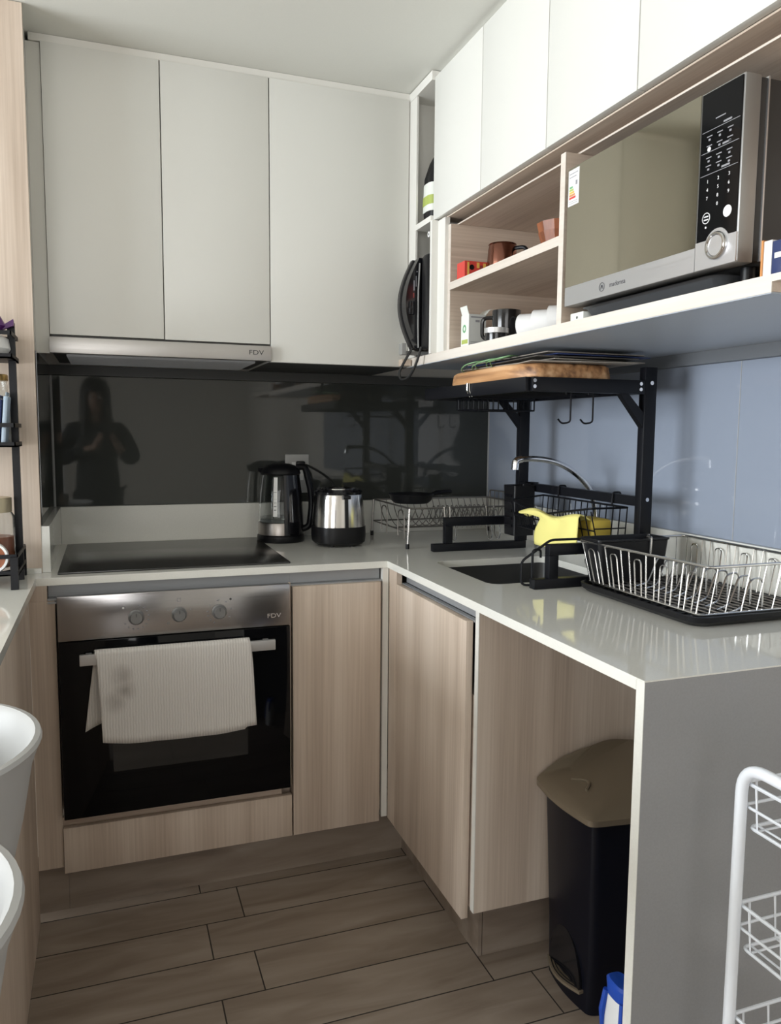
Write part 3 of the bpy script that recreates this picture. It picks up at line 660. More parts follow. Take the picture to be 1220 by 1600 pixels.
def mug(name, label, c, r, h, m, hdir, hlen=.028):
    t = thing(name, label, 'mug', c)
    part('body', MB().lathe([(0, 0), (r*.9, 0), (r*.97, .004), (r, .012), (r, h), (r-.003, h+.001), (r-.005, h-.002), (r-.005, .01), (0, .006)], c, 36), m, t)
    d = Vector((math.cos(hdir), math.sin(hdir), 0)); cv = Vector(c)
    P = lambda q, z: cv+d*q+Vector((0, 0, z))
    part('handle', MB().tube(fillet([P(r-.003, h*.82), P(r+hlen, h*.82), P(r+hlen, h*.22), P(r-.003, h*.16)], .024, 6), .0055, 8), m, t)
    return t
mug('coffee_mug', 'black mug with its handle to the left on the bottom shelf', (1.232, -.248, ST+.0005), .039, .092, black_cer, math.radians(140))
jr = thing('glass_jar', 'low clear jar with black base in front of the black mug', 'jar', (1.19, -.272, ST))
part('body', MB().lathe([(0, 0), (.03, 0), (.031, .02), (.031, .026), (0, .026)], (1.19, -.272, ST+.0005), 28), black_gloss, jr)
part('rim', MB().lathe([(.031, .026), (.033, .027), (.033, .040), (.029, .040), (.029, .027)], (1.19, -.272, ST+.0005), 28), alu, jr)
# white cups lying on their sides, one stack
cups = ['white cup lying on its side nearest the black mug', 'white cup lying on its side in the middle of the row by the divider', 'white cup lying on its side right against the divider']
for k in range(3):
    c = (1.262+0.0*k, -.345-.074*k, ST+.0435)
    Mx = Matrix.Translation(c) @ Matrix.Rotation(math.radians(-62+6*k), 4, 'Z') @ Matrix.Rotation(math.radians(-96), 4, 'Y')
    t = thing('white_cup', cups[k], 'cup', (c[0], c[1], ST), 'white cups on the bottom shelf')
    part('body', MB().lathe([(0, -.03), (.022, -.03), (.030, -.012), (.0355, .03), (.0365, .034), (.034, .034), (.028, -.008), (.02, -.025), (0, -.025)], n=32, M=Mx), white_cer, t)
    part('handle', MB().tube([Mx @ Vector(p) for p in fillet([(0, .030, -.012), (0, .052, -.010), (0, .052, .018), (0, .033, .02)], .012, 4)], .004, 8), white_cer, t)
solo('coffee_mug', MB().lathe([(0, 0), (.036, 0), (.038, .01), (.038, .1), (.034, .1), (.033, .01), (0, .008)], (1.40, -.54, ST+.0005), 30), black_cer, 'black cup mostly hidden behind the white cups by the divider', 'mug', (1.40, -.54, ST))

# corner unit contents
cb = thing('pouch', 'black and white pouch on the upper corner shelf, mostly hidden by the cupboard', 'pouch', (1.185, .15, 1.931))
q_ = lambda a, b, z, dy=0: supell(1.186, .152+dy, a, b, z, 24)
part('pouch_body', MB().loft([q_(.030, .034, 1.9315), q_(.033, .040, 1.98), q_(.030, .038, 2.07), q_(.016, .030, 2.115, -.004), q_(.005, .026, 2.135, -.006)]), black_pl, cb)
part('label_print', MB().loft([q_(.0338, .0412, 1.965), q_(.0318, .0395, 2.05)]), carton_w, cb, 'white label on the pouch')
part('badge', MB().loft([q_(.0345, .0418, 1.985), q_(.0340, .0412, 2.012)]), lime, cb)
pg = thing('cable_clip', 'small round white clip under the upper corner shelf', 'clip', (1.136, .066, 1.876))
part('ring', MB().lathe([(.0035, 0), (.0085, 0), (.0085, .02), (.0035, .02)], n=20, M=Matrix.Translation((1.150, .067, 1.878)) @ RX), white_pl, pg)
part('hole', MB().cyl((1.138, .067, 1.878), (1.148, .067, 1.878), .0035), print_d, pg)

sw = thing('sandwich_press', 'black sandwich press standing on edge in the corner shelf unit above the worktop', 'sandwich press', (1.14, .11, 1.53))
def outline(grow=0.0, n=16):
    o = []
    for k in range(n+1):
        t = k/n; q = (math.sin(PI*(.09+.82*t))-math.sin(PI*.09))/(1-math.sin(PI*.09))
        o.append((1.119-.006*t*0-.043*q-grow, 1.545-grow*.5+(.272+grow)*t))
    return o+[(1.33, 1.817), (1.33, 1.545)]
up_ = part('upper_plate', MB().prism(outline(), .112, .158, 'y'), black_gloss, sw)
part('rim_band', MB().prism(outline(.004), .1582, .176, 'y'), grey_case, sw, 'dark grey rounded rim')
lo_ = part('lower_plate', B(1.122, 1.33, .0585, .106, 1.535, 1.823, b=.012), black_pl, sw)
part('seam', MB().tube([(1.118, .109, 1.545), (1.116, .109, 1.62), (1.116, .109, 1.72), (1.120, .109, 1.80)], .0024, 6), grey_pl, sw)
mb = MB()
for (z0, z1, x) in ((1.745, 1.776, 1.0925),): mb.box(x, 1.1, .1112, .1122, z0, z1)
part('print', MB().box(1.1085, 1.1105, .1108, .1121, 1.730, 1.762).box(1.101, 1.1045, .1108, .1121, 1.718, 1.748).cyl((1.112, .1108, 1.775), (1.112, .1121, 1.775), .0018), print_g, up_)
part('print', MB().box(1.100, 1.1035, .1108, .1121, 1.696, 1.710), maroon, up_)
part('latch', MB().box(1.086, 1.104, .106, .1119, 1.645, 1.685, b=.002), black_gloss, sw)
part('bracket', MB().box(1.085, 1.34, .158, .172, 1.527, 1.5395).box(1.080, 1.093, .150, .178, 1.527, 1.562), grey_pl, sw)
part('cord', MB().tube(fillet([(1.112, .145, 1.548), (1.088, .16, 1.50), (1.078, .175, 1.47), (1.082, .165, 1.448), (1.095, .13, 1.452), (1.105, .095, 1.49), (1.118, .085, 1.545)], .05, 6), .0042, 8), cable, sw)
wb = solo('wood_block', B(1.10, 1.129, .200, .2335, 1.497, 1.517), wood_x, 'small brown wooden block at the bottom corner beneath the sandwich press', 'wood block', (1.12, .22, 1.497))

# ================================================================== ON THE WORKTOP, BACK RUN
kt = thing('kettle', 'glass electric kettle with black lid and handle beside the hob', 'kettle', (.776, .52, .9))
kc = (.770, .522, .9005)
hd_a = -.25
part('power_base', MB().lathe([(0, 0), (.080, 0), (.083, .006), (.082, .022), (.078, .026), (0, .026)], kc, 40), black_pl, kt)
part('steel_band', MB().lathe([(0, .0265), (.0785, .0265), (.0785, .066), (.077, .0685), (0, .0685)], kc, 40), band_steel, kt)
part('glass_body', MB().lathe([(.0765, .069), (.0768, .09), (.0715, .17), (.064, .225), (.061, .232), (.058, .232), (.061, .222), (.0690, .168), (.0742, .09), (.074, .071)], kc, 48), clear, kt)
part('water', MB().lathe([(0, .0705), (.0725, .0705), (.0728, .085), (0, .085)], kc, 40), mat('water', (.9, .95, .95), .02, 0, Transmission_Weight=1.0, IOR=1.33), kt)
mb = MB().lathe([(0, .2325), (.066, .2325), (.070, .238), (.066, .252), (.050, .265), (.03, .271), (0, .273)], kc, 40)
sp_a = hd_a+PI
c_, s_ = math.cos(sp_a), math.sin(sp_a)
mb.loft([[(kc[0]+c_*q*.9-s_*wd, kc[1]+s_*q*.9+c_*wd, kc[2]+z) for q, wd, z in ((.045, -.03, zb), (.045, .03, zb), (.085, .010, zb2), (.085, -.010, zb2))] for zb, zb2 in ((.228, .244), (.256, .256))])
part('lid', mb, black_pl, kt)
part('spine', MB().lathe([(.079, .0265), (.0795, .066), (.0785, .09), (.0738, .17), (.0665, .225), (.066, .245), (.055, .245), (.058, .222), (.0660, .168), (.070, .09), (.068, .0265)], kc, 26, -1.62, .42), black_gloss, kt)
d = Vector((math.cos(hd_a), math.sin(hd_a), 0)); kv = Vector(kc)
pth = fillet([kv+d*.055+Vector((0, 0, .258)), kv+d*.085+Vector((0, 0, .262)), kv+d*.112+Vector((0, 0, .15)), kv+d*.100+Vector((0, 0, .05)), kv+d*.07+Vector((0, 0, .04))], .05, 6)
mb = MB(); side = Vector((-d.y, d.x, 0))
rings = []
for i, p in enumerate(pth):
    tdir = (pth[min(i+1, len(pth)-1)]-pth[max(i-1, 0)]).normalized(); nn = tdir.cross(side).normalized()
    rings.append([p+side*.017*math.cos(2*PI*k/12)+nn*.0115*math.sin(2*PI*k/12) for k in range(12)])
mb.loft(rings); part('handle', mb, black_pl, kt)
part('level_strip', MB().lathe([(.0768, .092), (.0722, .172), (.0655, .226), (.0665, .226), (.0732, .172), (.0778, .092)], kc, 4, -2.12, -1.93), white_pl, kt, 'white water level strip')
mb = MB()
for k in range(6):
    a = -2.03; z = .115+.012*k; r = .0775-(z-.09)*.062
    mb.box(-.004, .004, -.0006, .0006, -.0012, .0012, M=Matrix.Translation(kv+Vector((r*math.cos(a), r*math.sin(a), z))) @ Matrix.Rotation(a+PI/2, 4, 'Z'))
part('level_marks', mb, print_d, kt)
part('inner_ring', MB().tube(fillet([kv+Vector((-.03, -.02, .22)), kv+Vector((-.035, -.02, .16)), kv+Vector((-.03, -.02, .08))], .02), .002, 6), black_pl, kt)

ts = thing('toaster', 'round bodied black and polished steel toaster right of the kettle', 'toaster', (.937, .39, .9))
tc_ = (.939, .379)
E_ = lambda a, b, z, e_=2.6: supell(tc_[0], tc_[1], a, b*.87, z, 56, e_)
part('base', MB().loft([E_(.078, .092, .906), E_(.087, .104, .914), E_(.0895, .107, .935), E_(.0885, .106, .9665), E_(.083, .10, .9668)]), black_pl, ts)
part('steel_body', MB().loft([E_(.0865, .103, .967), E_(.0845, .101, 1.0), E_(.0795, .096, 1.065), E_(.078, .094, 1.0745)]), toaster_steel, ts)
part('top', MB().loft([E_(.0785, .0945, 1.0748), E_(.079, .095, 1.083), E_(.072, .088, 1.0905), E_(.064, .080, 1.0905), E_(.062, .078, 1.086), E_(.01, .01, 1.086)]), black_gloss, ts)
part('slot_rim', MB().tube([(tc_[0]+.055*math.cos(t*PI/16), tc_[1]+.058*math.sin(t*PI/16), 1.0915) for t in range(32)], .003, 6, True), chrome, ts)
part('lever_slot', MB().loft([[(.936, .2985-o, 1.0745), (.948, .2985-o, 1.0745), (.948, .2905-o, .967), (.936, .2905-o, .967)] for o in (0, .006)]), black_pl, ts)
part('lever', B(.929, .955, .281, .299, 1.062, 1.074, b=.003), black_pl, ts)
for x, y in ((.900, .318), (.968, .314), (.895, .435), (.97, .435)): part('foot', MB().cyl((x, y, .9005), (x, y, .9075), .008), black_pl, ts)
part('cord', MB().tube(fillet([(.868, D-.035, 1.163), (.885, D-.06, 1.162), (.93, .56, 1.135), (.955, .50, 1.105), (.955, .48, 1.06)], .06, 8), .0042, 8), cable, ts)
part('plug', B(.852, .884, D-.040, D-.012, 1.152, 1.176, b=.006), black_pl, ts)
sk2 = thing('wall_socket', 'grey wall socket plate on the dark splashback behind the kettle', 'socket', (.858, D-.007, 1.06))
part('plate', B(.814, .903, D-.0115, D-.0065, 1.058, 1.2, b=.003), mat('socket_grey', (.42, .42, .41), .4), sk2)
part('outlet', B(.838, .882, D-.0145, D-.0117, 1.105, 1.172, b=.001), white_pl, sk2)

# chrome wire rack in the corner
cr_ = thing('dish_rack', 'chrome wire dish rack on legs in the back corner holding a black pan', 'dish rack', (1.37, .39, .9))
X0, X1, Y0, Y1, ZT, ZL = 1.135, 1.60, .205, .575, 1.034, .955
def leg(x, y, sx): return MB().tube([(x-.022*sx, y, ZT), (x, y, .925), (x+.002*sx, y, .918)], .004, 8)
for x, sx in ((X0-.003, -1), (X1+.003, 1)):
    for y in (Y0, Y1):
        lg = part('leg', MB().tube([(x-(.012 if sx < 0 else -.012)*0, y, ZT), (x-.006*sx*-1, y, .915)], .0042, 8), wire_chrome if y == Y0 else wire_dull, cr_)
        part('foot', MB().cyl((x+.006*sx, y, .9005), (x+.006*sx, y, .9175), .0062), black_pl, lg)
part('rim', MB().tube([(X0, Y0, ZT), (X1, Y0, ZT), (X1, Y1, ZT), (X0, Y1, ZT)], .0032, 8, True), wire_dull, cr_)
part('lower_rail', MB().tube([(X0-.004, Y0, ZL), (X0-.004, Y1, ZL)], .0028, 6).tube([(X0, Y1, ZL), (X1, Y1, ZL)], .0028, 6).tube([(X1+.004, Y0, ZL), (X1+.004, Y1, ZL)], .0028, 6).tube([(X0, .34, ZL), (X1, .34, ZL)], .0028, 6), wire_dull, cr_)
mb = MB(); nW = 17
for k in range(nW):                          # sagging plate wires between the long rims
    x = X0+.02+(X1-X0-.04)*k/(nW-1)
    mb.tube(fillet([(x, Y0, ZT), (x, Y0+.05, ZT-.055), (x, .34, ZL), (x, Y1-.10, ZL-.012), (x, Y1-.03, ZT-.05), (x, Y1, ZT)], .05, 3), .0016, 5)
part('plate_wires', mb, wire_dull, cr_)
mb = MB()
for x0_ in (1.255, 1.275, 1.41, 1.44, 1.545): mb.tube(fillet([(x0_, Y0-.002, ZT+.003), (x0_, Y0-.014, .935), (x0_+.012, Y0-.018, .922), (x0_+.02, Y0-.014, .935), (x0_+.018, Y0-.004, ZT-.03)], .01, 3), .0024, 6)
part('cup_hooks', mb, wire_chrome, cr_)
for y in (.27, .44):
    part('end_loop', MB().tube(fillet([(X0-.008, y-.03, .93), (X0-.008, y-.03, ZT-.01), (X0-.008, y+.03, ZT-.01), (X0-.008, y+.03, .935)], .028, 4), .0022, 6), wire_dull, cr_)
mb = MB()
for k in range(10):
    y = Y0+.03+(Y1-Y0-.06)*k/9; mb.tube([(X1+.002, y, ZT+.03), (X1+.002, y, ZL)], .0016, 5)
mb.tube(fillet([(X1+.002, Y0+.02, ZT), (X1+.002, Y0+.02, ZT+.03), (X1+.002, Y1-.02, ZT+.03), (X1+.002, Y1-.02, ZT)], .015, 4), .0028, 6)
part('end_guard', mb, wire_dull, cr_)
mb = MB()
for y0_, dz in ((.30, .0), (.40, .01)):
    for k in range(12):
        x = 1.29+.018*k; mb.tube(fillet([(x, y0_-.05, ZL+.004), (x+.012, y0_, ZT-.004+dz), (x+.02, y0_+.06, ZL+.004)], .04, 3), .0015, 5)
part('plate_dividers', mb, wire_dull, cr_)
pn = thing('frying_pan', 'small black pan resting on the chrome rack in the corner', 'pan', (1.2, .36, 1.038))
pc = (1.200, .365, 1.0385)
part('pan_body', MB().lathe([(0, 0), (.060, 0), (.071, .010), (.077, .027), (.080, .030), (.0785, .032), (.074, .028), (.068, .012), (.058, .004), (0, .004)], pc, 40), black_pl, pn)
part('handle', MB().tube([(1.278, .365, 1.066), (1.30, .37, 1.071), (1.36, .385, 1.073)], [.007, .009, .008], 8), black_pl, pn)

# ================================================================== OVER-SINK RACK
rk = thing('over_sink_rack', 'black steel over sink rack standing astride the sink', 'rack', (1.35, -.19, .9))
RXF, RXB = 1.150, 1.500; YN, YF = -.505, .130; T = .0125
mb = MB()
for y in (YN, YF):
    part('foot_bar', B(1.182, 1.520, y-T, y+T, .9006, .925, b=.0015), black_met, rk)
    part('front_leg', B(1.224, 1.250, y-T+.001, y+T-.001, .9251, .983, b=.001), black_met, rk)
    part('side_bar', B(1.224, 1.487, y-T+.001, y+T-.001, .9832, 1.010, b=.001), black_met, rk)
    ps = part('post', B(1.4872, 1.5225, y-T, y+T, .9252, 1.4535, b=.0015), black_met, rk)
    for z in (1.4135, 1.1165): part('bolt', MB().cyl((1.506, y-T-.002, z), (1.506, y-T+.001, z), .0052), chrome, ps)
    mb2 = MB(); mb2.prism([(1.487, 1.300), (1.487, 1.338), (1.440, 1.385), (1.415, 1.385)], y-T+.003, y+T-.003, 'y')
    part('brace', mb2, black_met, rk)
part('cross_bar', B(1.490, 1.5075, YN+T+.0005, YF-T-.0005, 1.098, 1.1235), black_met, rk)
tf = part('top_frame', MB().box(RXF, RXF+.014, YN, YF, 1.385, 1.4195, b=.001).box(RXF+.014, 1.487, YN-T, YN+.003, 1.385, 1.4195, b=.001).box(RXF+.014, 1.487, YF-.003, YF+T, 1.385, 1.4195, b=.001).box(1.475, 1.487, YN+.003, YF-.003, 1.385, 1.4195), black_met, rk)
mb = MB()
for x in (1.168, 1.455):
    for z in (1.4105, 1.3965): mb.cyl((x+(.018 if x > 1.4 else 0), YN-T-.002, z), (x+(.018 if x > 1.4 else 0), YN-T+.001, z), .0046)
part('bolt', mb, chrome, tf)
mb = MB()
for k in range(14): x = 1.18+.0215*k; mb.tube([(x, YN, 1.396), (x, YF, 1.396)], .0018, 5)
for k in range(10): y = YN+.05+.058*k; mb.tube([(RXF+.007, y, 1.392), (1.48, y, 1.392)], .0024, 5)
part('wire_grid', mb, black_met, rk)
mb = MB().tube(rr(1.25, 1.465, -.02, .112, .02, 1.354, 3), .0024, 6, True).tube(rr(1.25, 1.465, -.02, .112, .02, 1.389, 3), .0024, 6, True)
for k in range(12):
    x = 1.26+.0178*k
    mb.tube([(x, -.02, 1.389), (x, -.02, 1.354), (x, .112, 1.354), (x, .112, 1.389)], .0015, 5)
for k in range(6):
    y = -.008+.022*k; mb.tube([(1.25, y, 1.389), (1.25, y, 1.354)], .0015, 5); mb.tube([(1.465, y, 1.389), (1.465, y, 1.354)], .0015, 5)
part('hanging_wire_tray', mb, black_met, rk)
mb = MB()
for y in (-.185, -.20): mb.tube(fillet([(RXF-.003, y, 1.421), (RXF-.003, y, 1.400), (RXF+.006, y, 1.3835)], .004, 3), .0022, 6)
part('clip', mb, chrome, tf)
part('corner_guard', MB().tube(fillet([(1.200, YN+.02, .905), (1.172, YN+.035, .905), (1.172, YN+.035, .965), (1.245, YN+.02, 1.018), (1.36, YN+.014, 1.018)], .012, 4), .0032, 6).tube(fillet([(1.192, YN+.016, .925), (1.192, YN+.016, .995), (1.215, YN+.016, .996), (1.215, YN+.016, .975)], .008, 3), .0032, 6), black_met, rk)
# S hooks
for (px, lab) in ((1.332, 'black wire hook hanging under the over sink rack, the left one'), (1.400, 'black wire hook hanging under the over sink rack, the right one nearer the post')):
    y = -.405
    solo('hanging_hook', MB().tube(fillet([(px-.004, y, 1.386), (px-.004, y, 1.4005), (px+.010, y, 1.4005), (px+.010, y, 1.330), (px+.010, y-.0, 1.314), (px-.010, y+.01, 1.310), (px-.020, y+.012, 1.322)], .010, 5), .0024, 8), black_met, lab, 'hook', (px, y, 1.31), 'hooks under the over sink rack')
# utensil holder on cross bar
uh = thing('utensil_holder', 'black slotted utensil holder hanging on the rack near the back corner', 'utensil holder', (1.455, .06, .96))
ux0, ux1, uy0, uy1 = 1.415, 1.487, .012, .082
part('box', MB().loft([rr(ux0, ux1, uy0, uy1, .006, .958), rr(ux0-.003, ux1, uy0-.003, uy1+.003, .006, 1.118), rr(ux0, ux1-.003, uy0, uy1, .005, 1.118), rr(ux0+.004, ux1-.005, uy0+.004, uy1-.004, .005, .962)]), black_pl, uh)
mb = MB()
for k in range(5): mb.box(ux0-.0045, ux0-.0005, uy0+.012, uy1-.012, .985+.024*k, .994+.024*k)
part('slots', mb, black_gloss, uh)
part('hook', B(ux1-.004, 1.510, .03, .065, 1.1238, 1.127).box(ux1-.004, 1.4895, .03, .065, 1.113, 1.127), black_pl, uh)
# basket on cross bar
bs = thing('wire_basket', 'black wire basket hanging on the rack cross bar holding a yellow sponge', 'basket', (1.42, -.25, .99))
bx0, bx1, by0, by1, bz0, bz1 = 1.372, 1.484, -.468, -.045, .998, 1.080
part('rim', MB().tube(fillet([(bx1, by1, bz1+.012), (bx0, by1, bz1), (bx0, (by0+by1)/2+.05, bz1-.030), (bx0, by0, bz1+.012), (bx1, by0, bz1+.012)], .012, 3), .003, 6).tube([(bx1, by0, bz1+.012), (bx1, by1, bz1+.012)], .003, 6), black_met, bs)
mb = MB(); n = 15
for k in range(n):
    y = by0+(by1-by0)*k/(n-1); ff = abs(y-((by0+by1)/2+.05))/((by1-by0)/2); zt = bz1-.030+.034*min(1, ff)
    mb.tube(fillet([(bx1, y, bz1+.012), (bx1-.006, y, bz0), (bx0+.022, y, bz0), (bx0, y, zt)], .008, 3), .0018, 5)
for k in range(6): x = bx0+.022+(bx1-.006-bx0-.022)*k/5; mb.tube([(x, by0, bz0), (x, by1, bz0)], .0018, 5)
mb.tube([(bx0+.011, by0, bz0+.035), (bx0+.011, by1, bz0+.035)], .002, 5)
for y in (by0, by1): mb.tube([(bx1-.003, y, bz0+.04), (bx0+.011, y, bz0+.04)], .0018, 5); mb.tube([(bx1-.006, y, bz0), (bx0+.022, y, bz0)], .0018, 5)
part('wire_body', mb, black_met, bs)
mb = MB()
for y in (-.40, -.13): mb.tube(fillet([(bx1, y, bz1+.012), (bx1+.003, y, 1.1272), (1.5105, y, 1.1272), (1.5105, y, 1.112)], .006, 4), .0028, 6)
part('hook', mb, black_met, bs)
solo('sponge', B(1.405, 1.462, -.435, -.335, 1.0005, 1.058, b=.008), sponge_y, 'yellow sponge lying in the black wire basket', 'sponge', (1.43, -.385, 1.0))
# yellow cloth draped over the basket front
def sheet(name, fn, nu, nv, m, label, cat, loc, th, group=None):
    mb = MB(); vs = [fn(i/nu, j/nv) for j in range(nv+1) for i in range(nu+1)]
    mb.add(vs, [(j*(nu+1)+i, j*(nu+1)+i+1, (j+1)*(nu+1)+i+1, (j+1)*(nu+1)+i) for j in range(nv) for i in range(nu)])
    o = solo(name, mb, m, label, cat, loc, group, smooth=80)
    md = o.modifiers.new('thickness', 'SOLIDIFY'); md.thickness = th; md.offset = 0
    return o
def cloth(u, v):
    # u along y (far to near), v: from inside the basket over the rim and down outside
    prof = [(1.405, 1.050), (1.388, 1.060), (1.370, 1.066), (1.360, 1.060), (1.356, 1.035), (1.352, 1.005), (1.350, .968)]
    q = v*(len(prof)-1); i = min(int(q), len(prof)-2); f = q-i
    x = prof[i][0]*(1-f)+prof[i+1][0]*f; z = prof[i][1]*(1-f)+prof[i+1][1]*f
    w_ = min(1, max(0, (v-.42)/.2)); w_ = w_*w_*(3-2*w_)
    ya = -.115*(1-w_)-.232*w_+.012*math.sin(v*9)
    y = ya+(-.425-.012*v-ya)*u
    z += (1-w_)*(-.016*max(0, 1-u*3.2)+.006*math.sin(u*8))-.010*math.exp(-((u-.55)/.25)**2)*(1-v)
    x += .003*math.sin(u*11+v*3)-.012*(1-w_)*max(0, 1-u*3)
    return (x, y, z)
sheet('cleaning_cloth', cloth, 24, 24, yellow, 'yellow cleaning cloth draped over the front of the black wire basket', 'cloth', (1.36, -.29, .98), .003)

# things on the rack top
cbp = []
bd = thing('chopping_board', 'thick live edge wooden chopping board lying on top of the black rack', 'chopping board', (1.3, -.2, 1.4197))
rings = []
out = []
for k in range(60):
    t = 2*PI*k/60; x_, y_ = supell(1.300, -.238, .136, .252, 0, 60, 5)[k][:2]; wv = .004*math.sin(3*t+1)+.003*math.sin(7*t)+.002*math.sin(13*t)
    out.append((x_+wv, y_+wv*.8))
c0 = (1.300, -.238)
def ring(s, z, j): return [(c0[0]+(p[0]-c0[0])*s+j*math.sin(5.1*i), c0[1]+(p[1]-c0[1])*s+j*math.cos(3.3*i), z+.0) for i, p in enumerate(out)]
part('board', MB().loft([ring(1.0, 1.4200, 0), ring(1.012, 1.426, .0012), ring(1.0, 1.440, .0015), ring(.99, 1.452, .0012), ring(.965, 1.4565, 0)]), wood_board, bd, smooth=60)
labs = ['taupe placemat at the bottom of the stack on the chopping board', 'taupe placemat second from the bottom of the stack on the board', 'dark placemat in the middle of the stack on the board', 'navy printed placemat near the top of the stack', 'taupe placemat on top of the stack touching the shelf shadow']
for k in range(5):
    z = 1.4605+.0058*k; ang = math.radians((-9, 4, -4, 2, -1)[k]); cx, cy_ = (1.345, 1.352, 1.340, 1.365, 1.36)[k], (-.285, -.262, -.275, -.27, -.26)[k]
    Mx = Matrix.Translation((cx, cy_, z)) @ Matrix.Rotation(ang, 4, 'Z') @ Matrix.Rotation(math.radians((.25, .15, .2, .1, .1)[k]), 4, 'X')
    solo('placemat', B(-.14, .14, -.235, .235, -.0014, .0014, b=.0006, seg=1, M=Mx), (placemat_m, placemat_m, placemat_d, navy, placemat_m)[k], labs[k], 'placemat', (cx, cy_, z), 'placemats on the chopping board')
mb = MB()
random.seed(3)
for k in range(5):
    y0_ = -.10-.045*k; x0_ = 1.175+.012*(k % 2)
    mb.tube(fillet([(x0_+.04, y0_+.07, 1.4605), (x0_, y0_+.02, 1.4675+.003*k), (x0_-.015, y0_-.05, 1.476), (x0_+.01, y0_-.085, 1.4835), (x0_+.05, y0_-.05, 1.4855)], .03, 5), .0018, 6)
solo('garden_wire', mb, green_wire, 'loose green coated wire bundle in front of the placemat stack', 'wire', (1.19, -.2, 1.455))
pl = solo('dinner_plate', MB().lathe([(0, 1.3985), (.045, 1.3985), (.078, 1.405), (.078, 1.4075), (.044, 1.4015), (0, 1.4015)], (1.30, -.36, 0), 40), white_cer, 'white plate lying on the wire grid beneath the chopping board', 'plate', (1.3, -.36, 1.3985))

# ================================================================== LARGE DISH RACK
dk = thing('dish_rack', 'large chrome wire dish rack standing in a black drip tray on the right worktop', 'dish rack', (1.46, -.73, .9))
tx0, tx1, ty0, ty1 = 1.287, 1.622, -.962, -.535
mb = MB().loft([rr(tx0+.014, tx1-.014, ty0+.014, ty1-.014, .03, .9006), rr(tx0+.002, tx1-.002, ty0+.002, ty1-.002, .035, .910), rr(tx0, tx1, ty0, ty1, .036, .9215), rr(tx0+.004, tx1-.004, ty0+.004, ty1-.004, .034, .9225), rr(tx0+.012, tx1-.012, ty0+.012, ty1-.012, .03, .910), rr(tx0+.02, tx1-.02, ty0+.02, ty1-.02, .025, .906)])
tr_ = part('drip_tray', mb, black_pl, dk, 'black plastic drip tray')
mb = MB()
for k in range(13): y = ty0+.045+.028*k; mb.box(tx0+.04, tx1-.04, y-.004, y+.004, .906, .909)
part('ribs', mb, black_pl, tr_)
# basket: floor rectangle and flared rim
fx0_, fx1_, fy0_, fy1_, fz = 1.314, 1.600, -.944, -.550, .922
qx0, qx1, qy0, qy1, qz = 1.303, 1.624, -.947, -.5225, 1.020
QX = lambda y: 1.303+.026*(qy1-y)/(qy1-qy0)
skew = lambda pts: [(p[0]+(QX(p[1])-1.303)*(1-(p[0]-qx0)/(qx1-qx0)), p[1], p[2]) for p in pts]
part('rim', MB().tube(skew(rr(qx0, qx1, qy0, qy1, .012, qz, 4)), .0032, 8, True).tube(rr(fx0_, fx1_, fy0_, fy1_, .012, fz, 4), .0028, 8, True), wire_chrome, dk)
mb = MB()
def lerp(a, b, t): return a+(b-a)*t
for sx_f, sx_q in ((fx0_, qx0), (fx1_, qx1)):
    for k in range(15):
        t = (k+.5)/15; P = lambda tt, h: (lerp(sx_f, QX(lerp(qy1, qy0, tt)) if sx_q == qx0 else sx_q, h), lerp(lerp(fy1_, fy0_, tt), lerp(qy1, qy0, tt), h), lerp(fz, qz, h))
        if k in (1, 4, 7, 10, 13):            # inverted U loops
            ta, tb2 = t-.026, t+.026
            mb.tube(fillet([P(ta, 0), P(ta, .84), P(tb2, .84), P(tb2, 0)], .011, 5), .0017, 6)
        else:
            mb.tube([P(t, 0), P(t, 1)], .0017, 6)
for yf, yq in ((fy0_, qy0), (fy1_, qy1)):
    for k in range(7):
        t = (k+.5)/7; x = lerp(QX(yq), qx1, t)
        mb.tube(fillet([(lerp(fx0_, fx1_, t), yf+(.012 if yf == fy0_ else -.0), fz-.004), (lerp(fx0_, fx1_, t), yf, fz-.002), (x, yq, qz)], .006, 3), .0012, 6)
part('side_wires', mb, wire_chrome, dk)
mb = MB()
for k in range(13): x = lerp(fx0_, fx1_, (k+.5)/13); mb.tube([(x, fy0_, fz), (x, fy1_, fz)], .0019, 5)
for k in range(9): y = lerp(fy0_, fy1_, (k+.5)/9); mb.tube([(fx0_, y, fz-.003), (fx1_, y, fz-.003)], .0022, 5)
part('floor_wires', mb, wire_dull, dk)
mb = MB()
for k in range(10):                          # plate holders standing across the middle
    y = -.930+.033*k
    mb.tube(fillet([(1.385, y-.012, fz), (1.425, y-.004, fz+.005), (1.462, y+.010, fz+.063), (1.494, y+.010, fz+.063), (1.496, y+.010, fz)], .014, 4), .0022, 6)
part('plate_holders', mb, wire_chrome, dk)
cd = thing('utensil_caddy', 'black plastic utensil caddy at the far end of the large dish rack', 'utensil caddy', (1.4, -.55, .92))
cx0, cx1, cy0, cy1 = 1.318, 1.498, -.608, -.539
mb = MB().loft([rr(cx0, cx1, cy0+.006, cy1-.004, .008, .926), rr(cx0-.014, cx1+.01, cy0, cy1+.012, .01, 1.024), rr(cx0-.0165, cx1+.0125, cy0-.003, cy1+.015, .011, 1.026), rr(cx0-.0165, cx1+.0125, cy0-.003, cy1+.015, .011, 1.030), rr(cx0-.011, cx1+.007, cy0+.003, cy1+.009, .008, 1.030), rr(cx0+.003, cx1-.003, cy0+.009, cy1-.006, .006, .929)])
part('tub', mb, black_pl, cd)
part('divider', B(1.405, 1.408, cy0+.004, cy1+.004, .930, 1.02), black_pl, cd)
part('clip', MB().tube(fillet([(1.45, cy0-.003, .99), (1.45, cy0-.0045, 1.034), (1.45, cy0+.01, 1.034)], .004, 3), .003, 6), wire_chrome, cd)

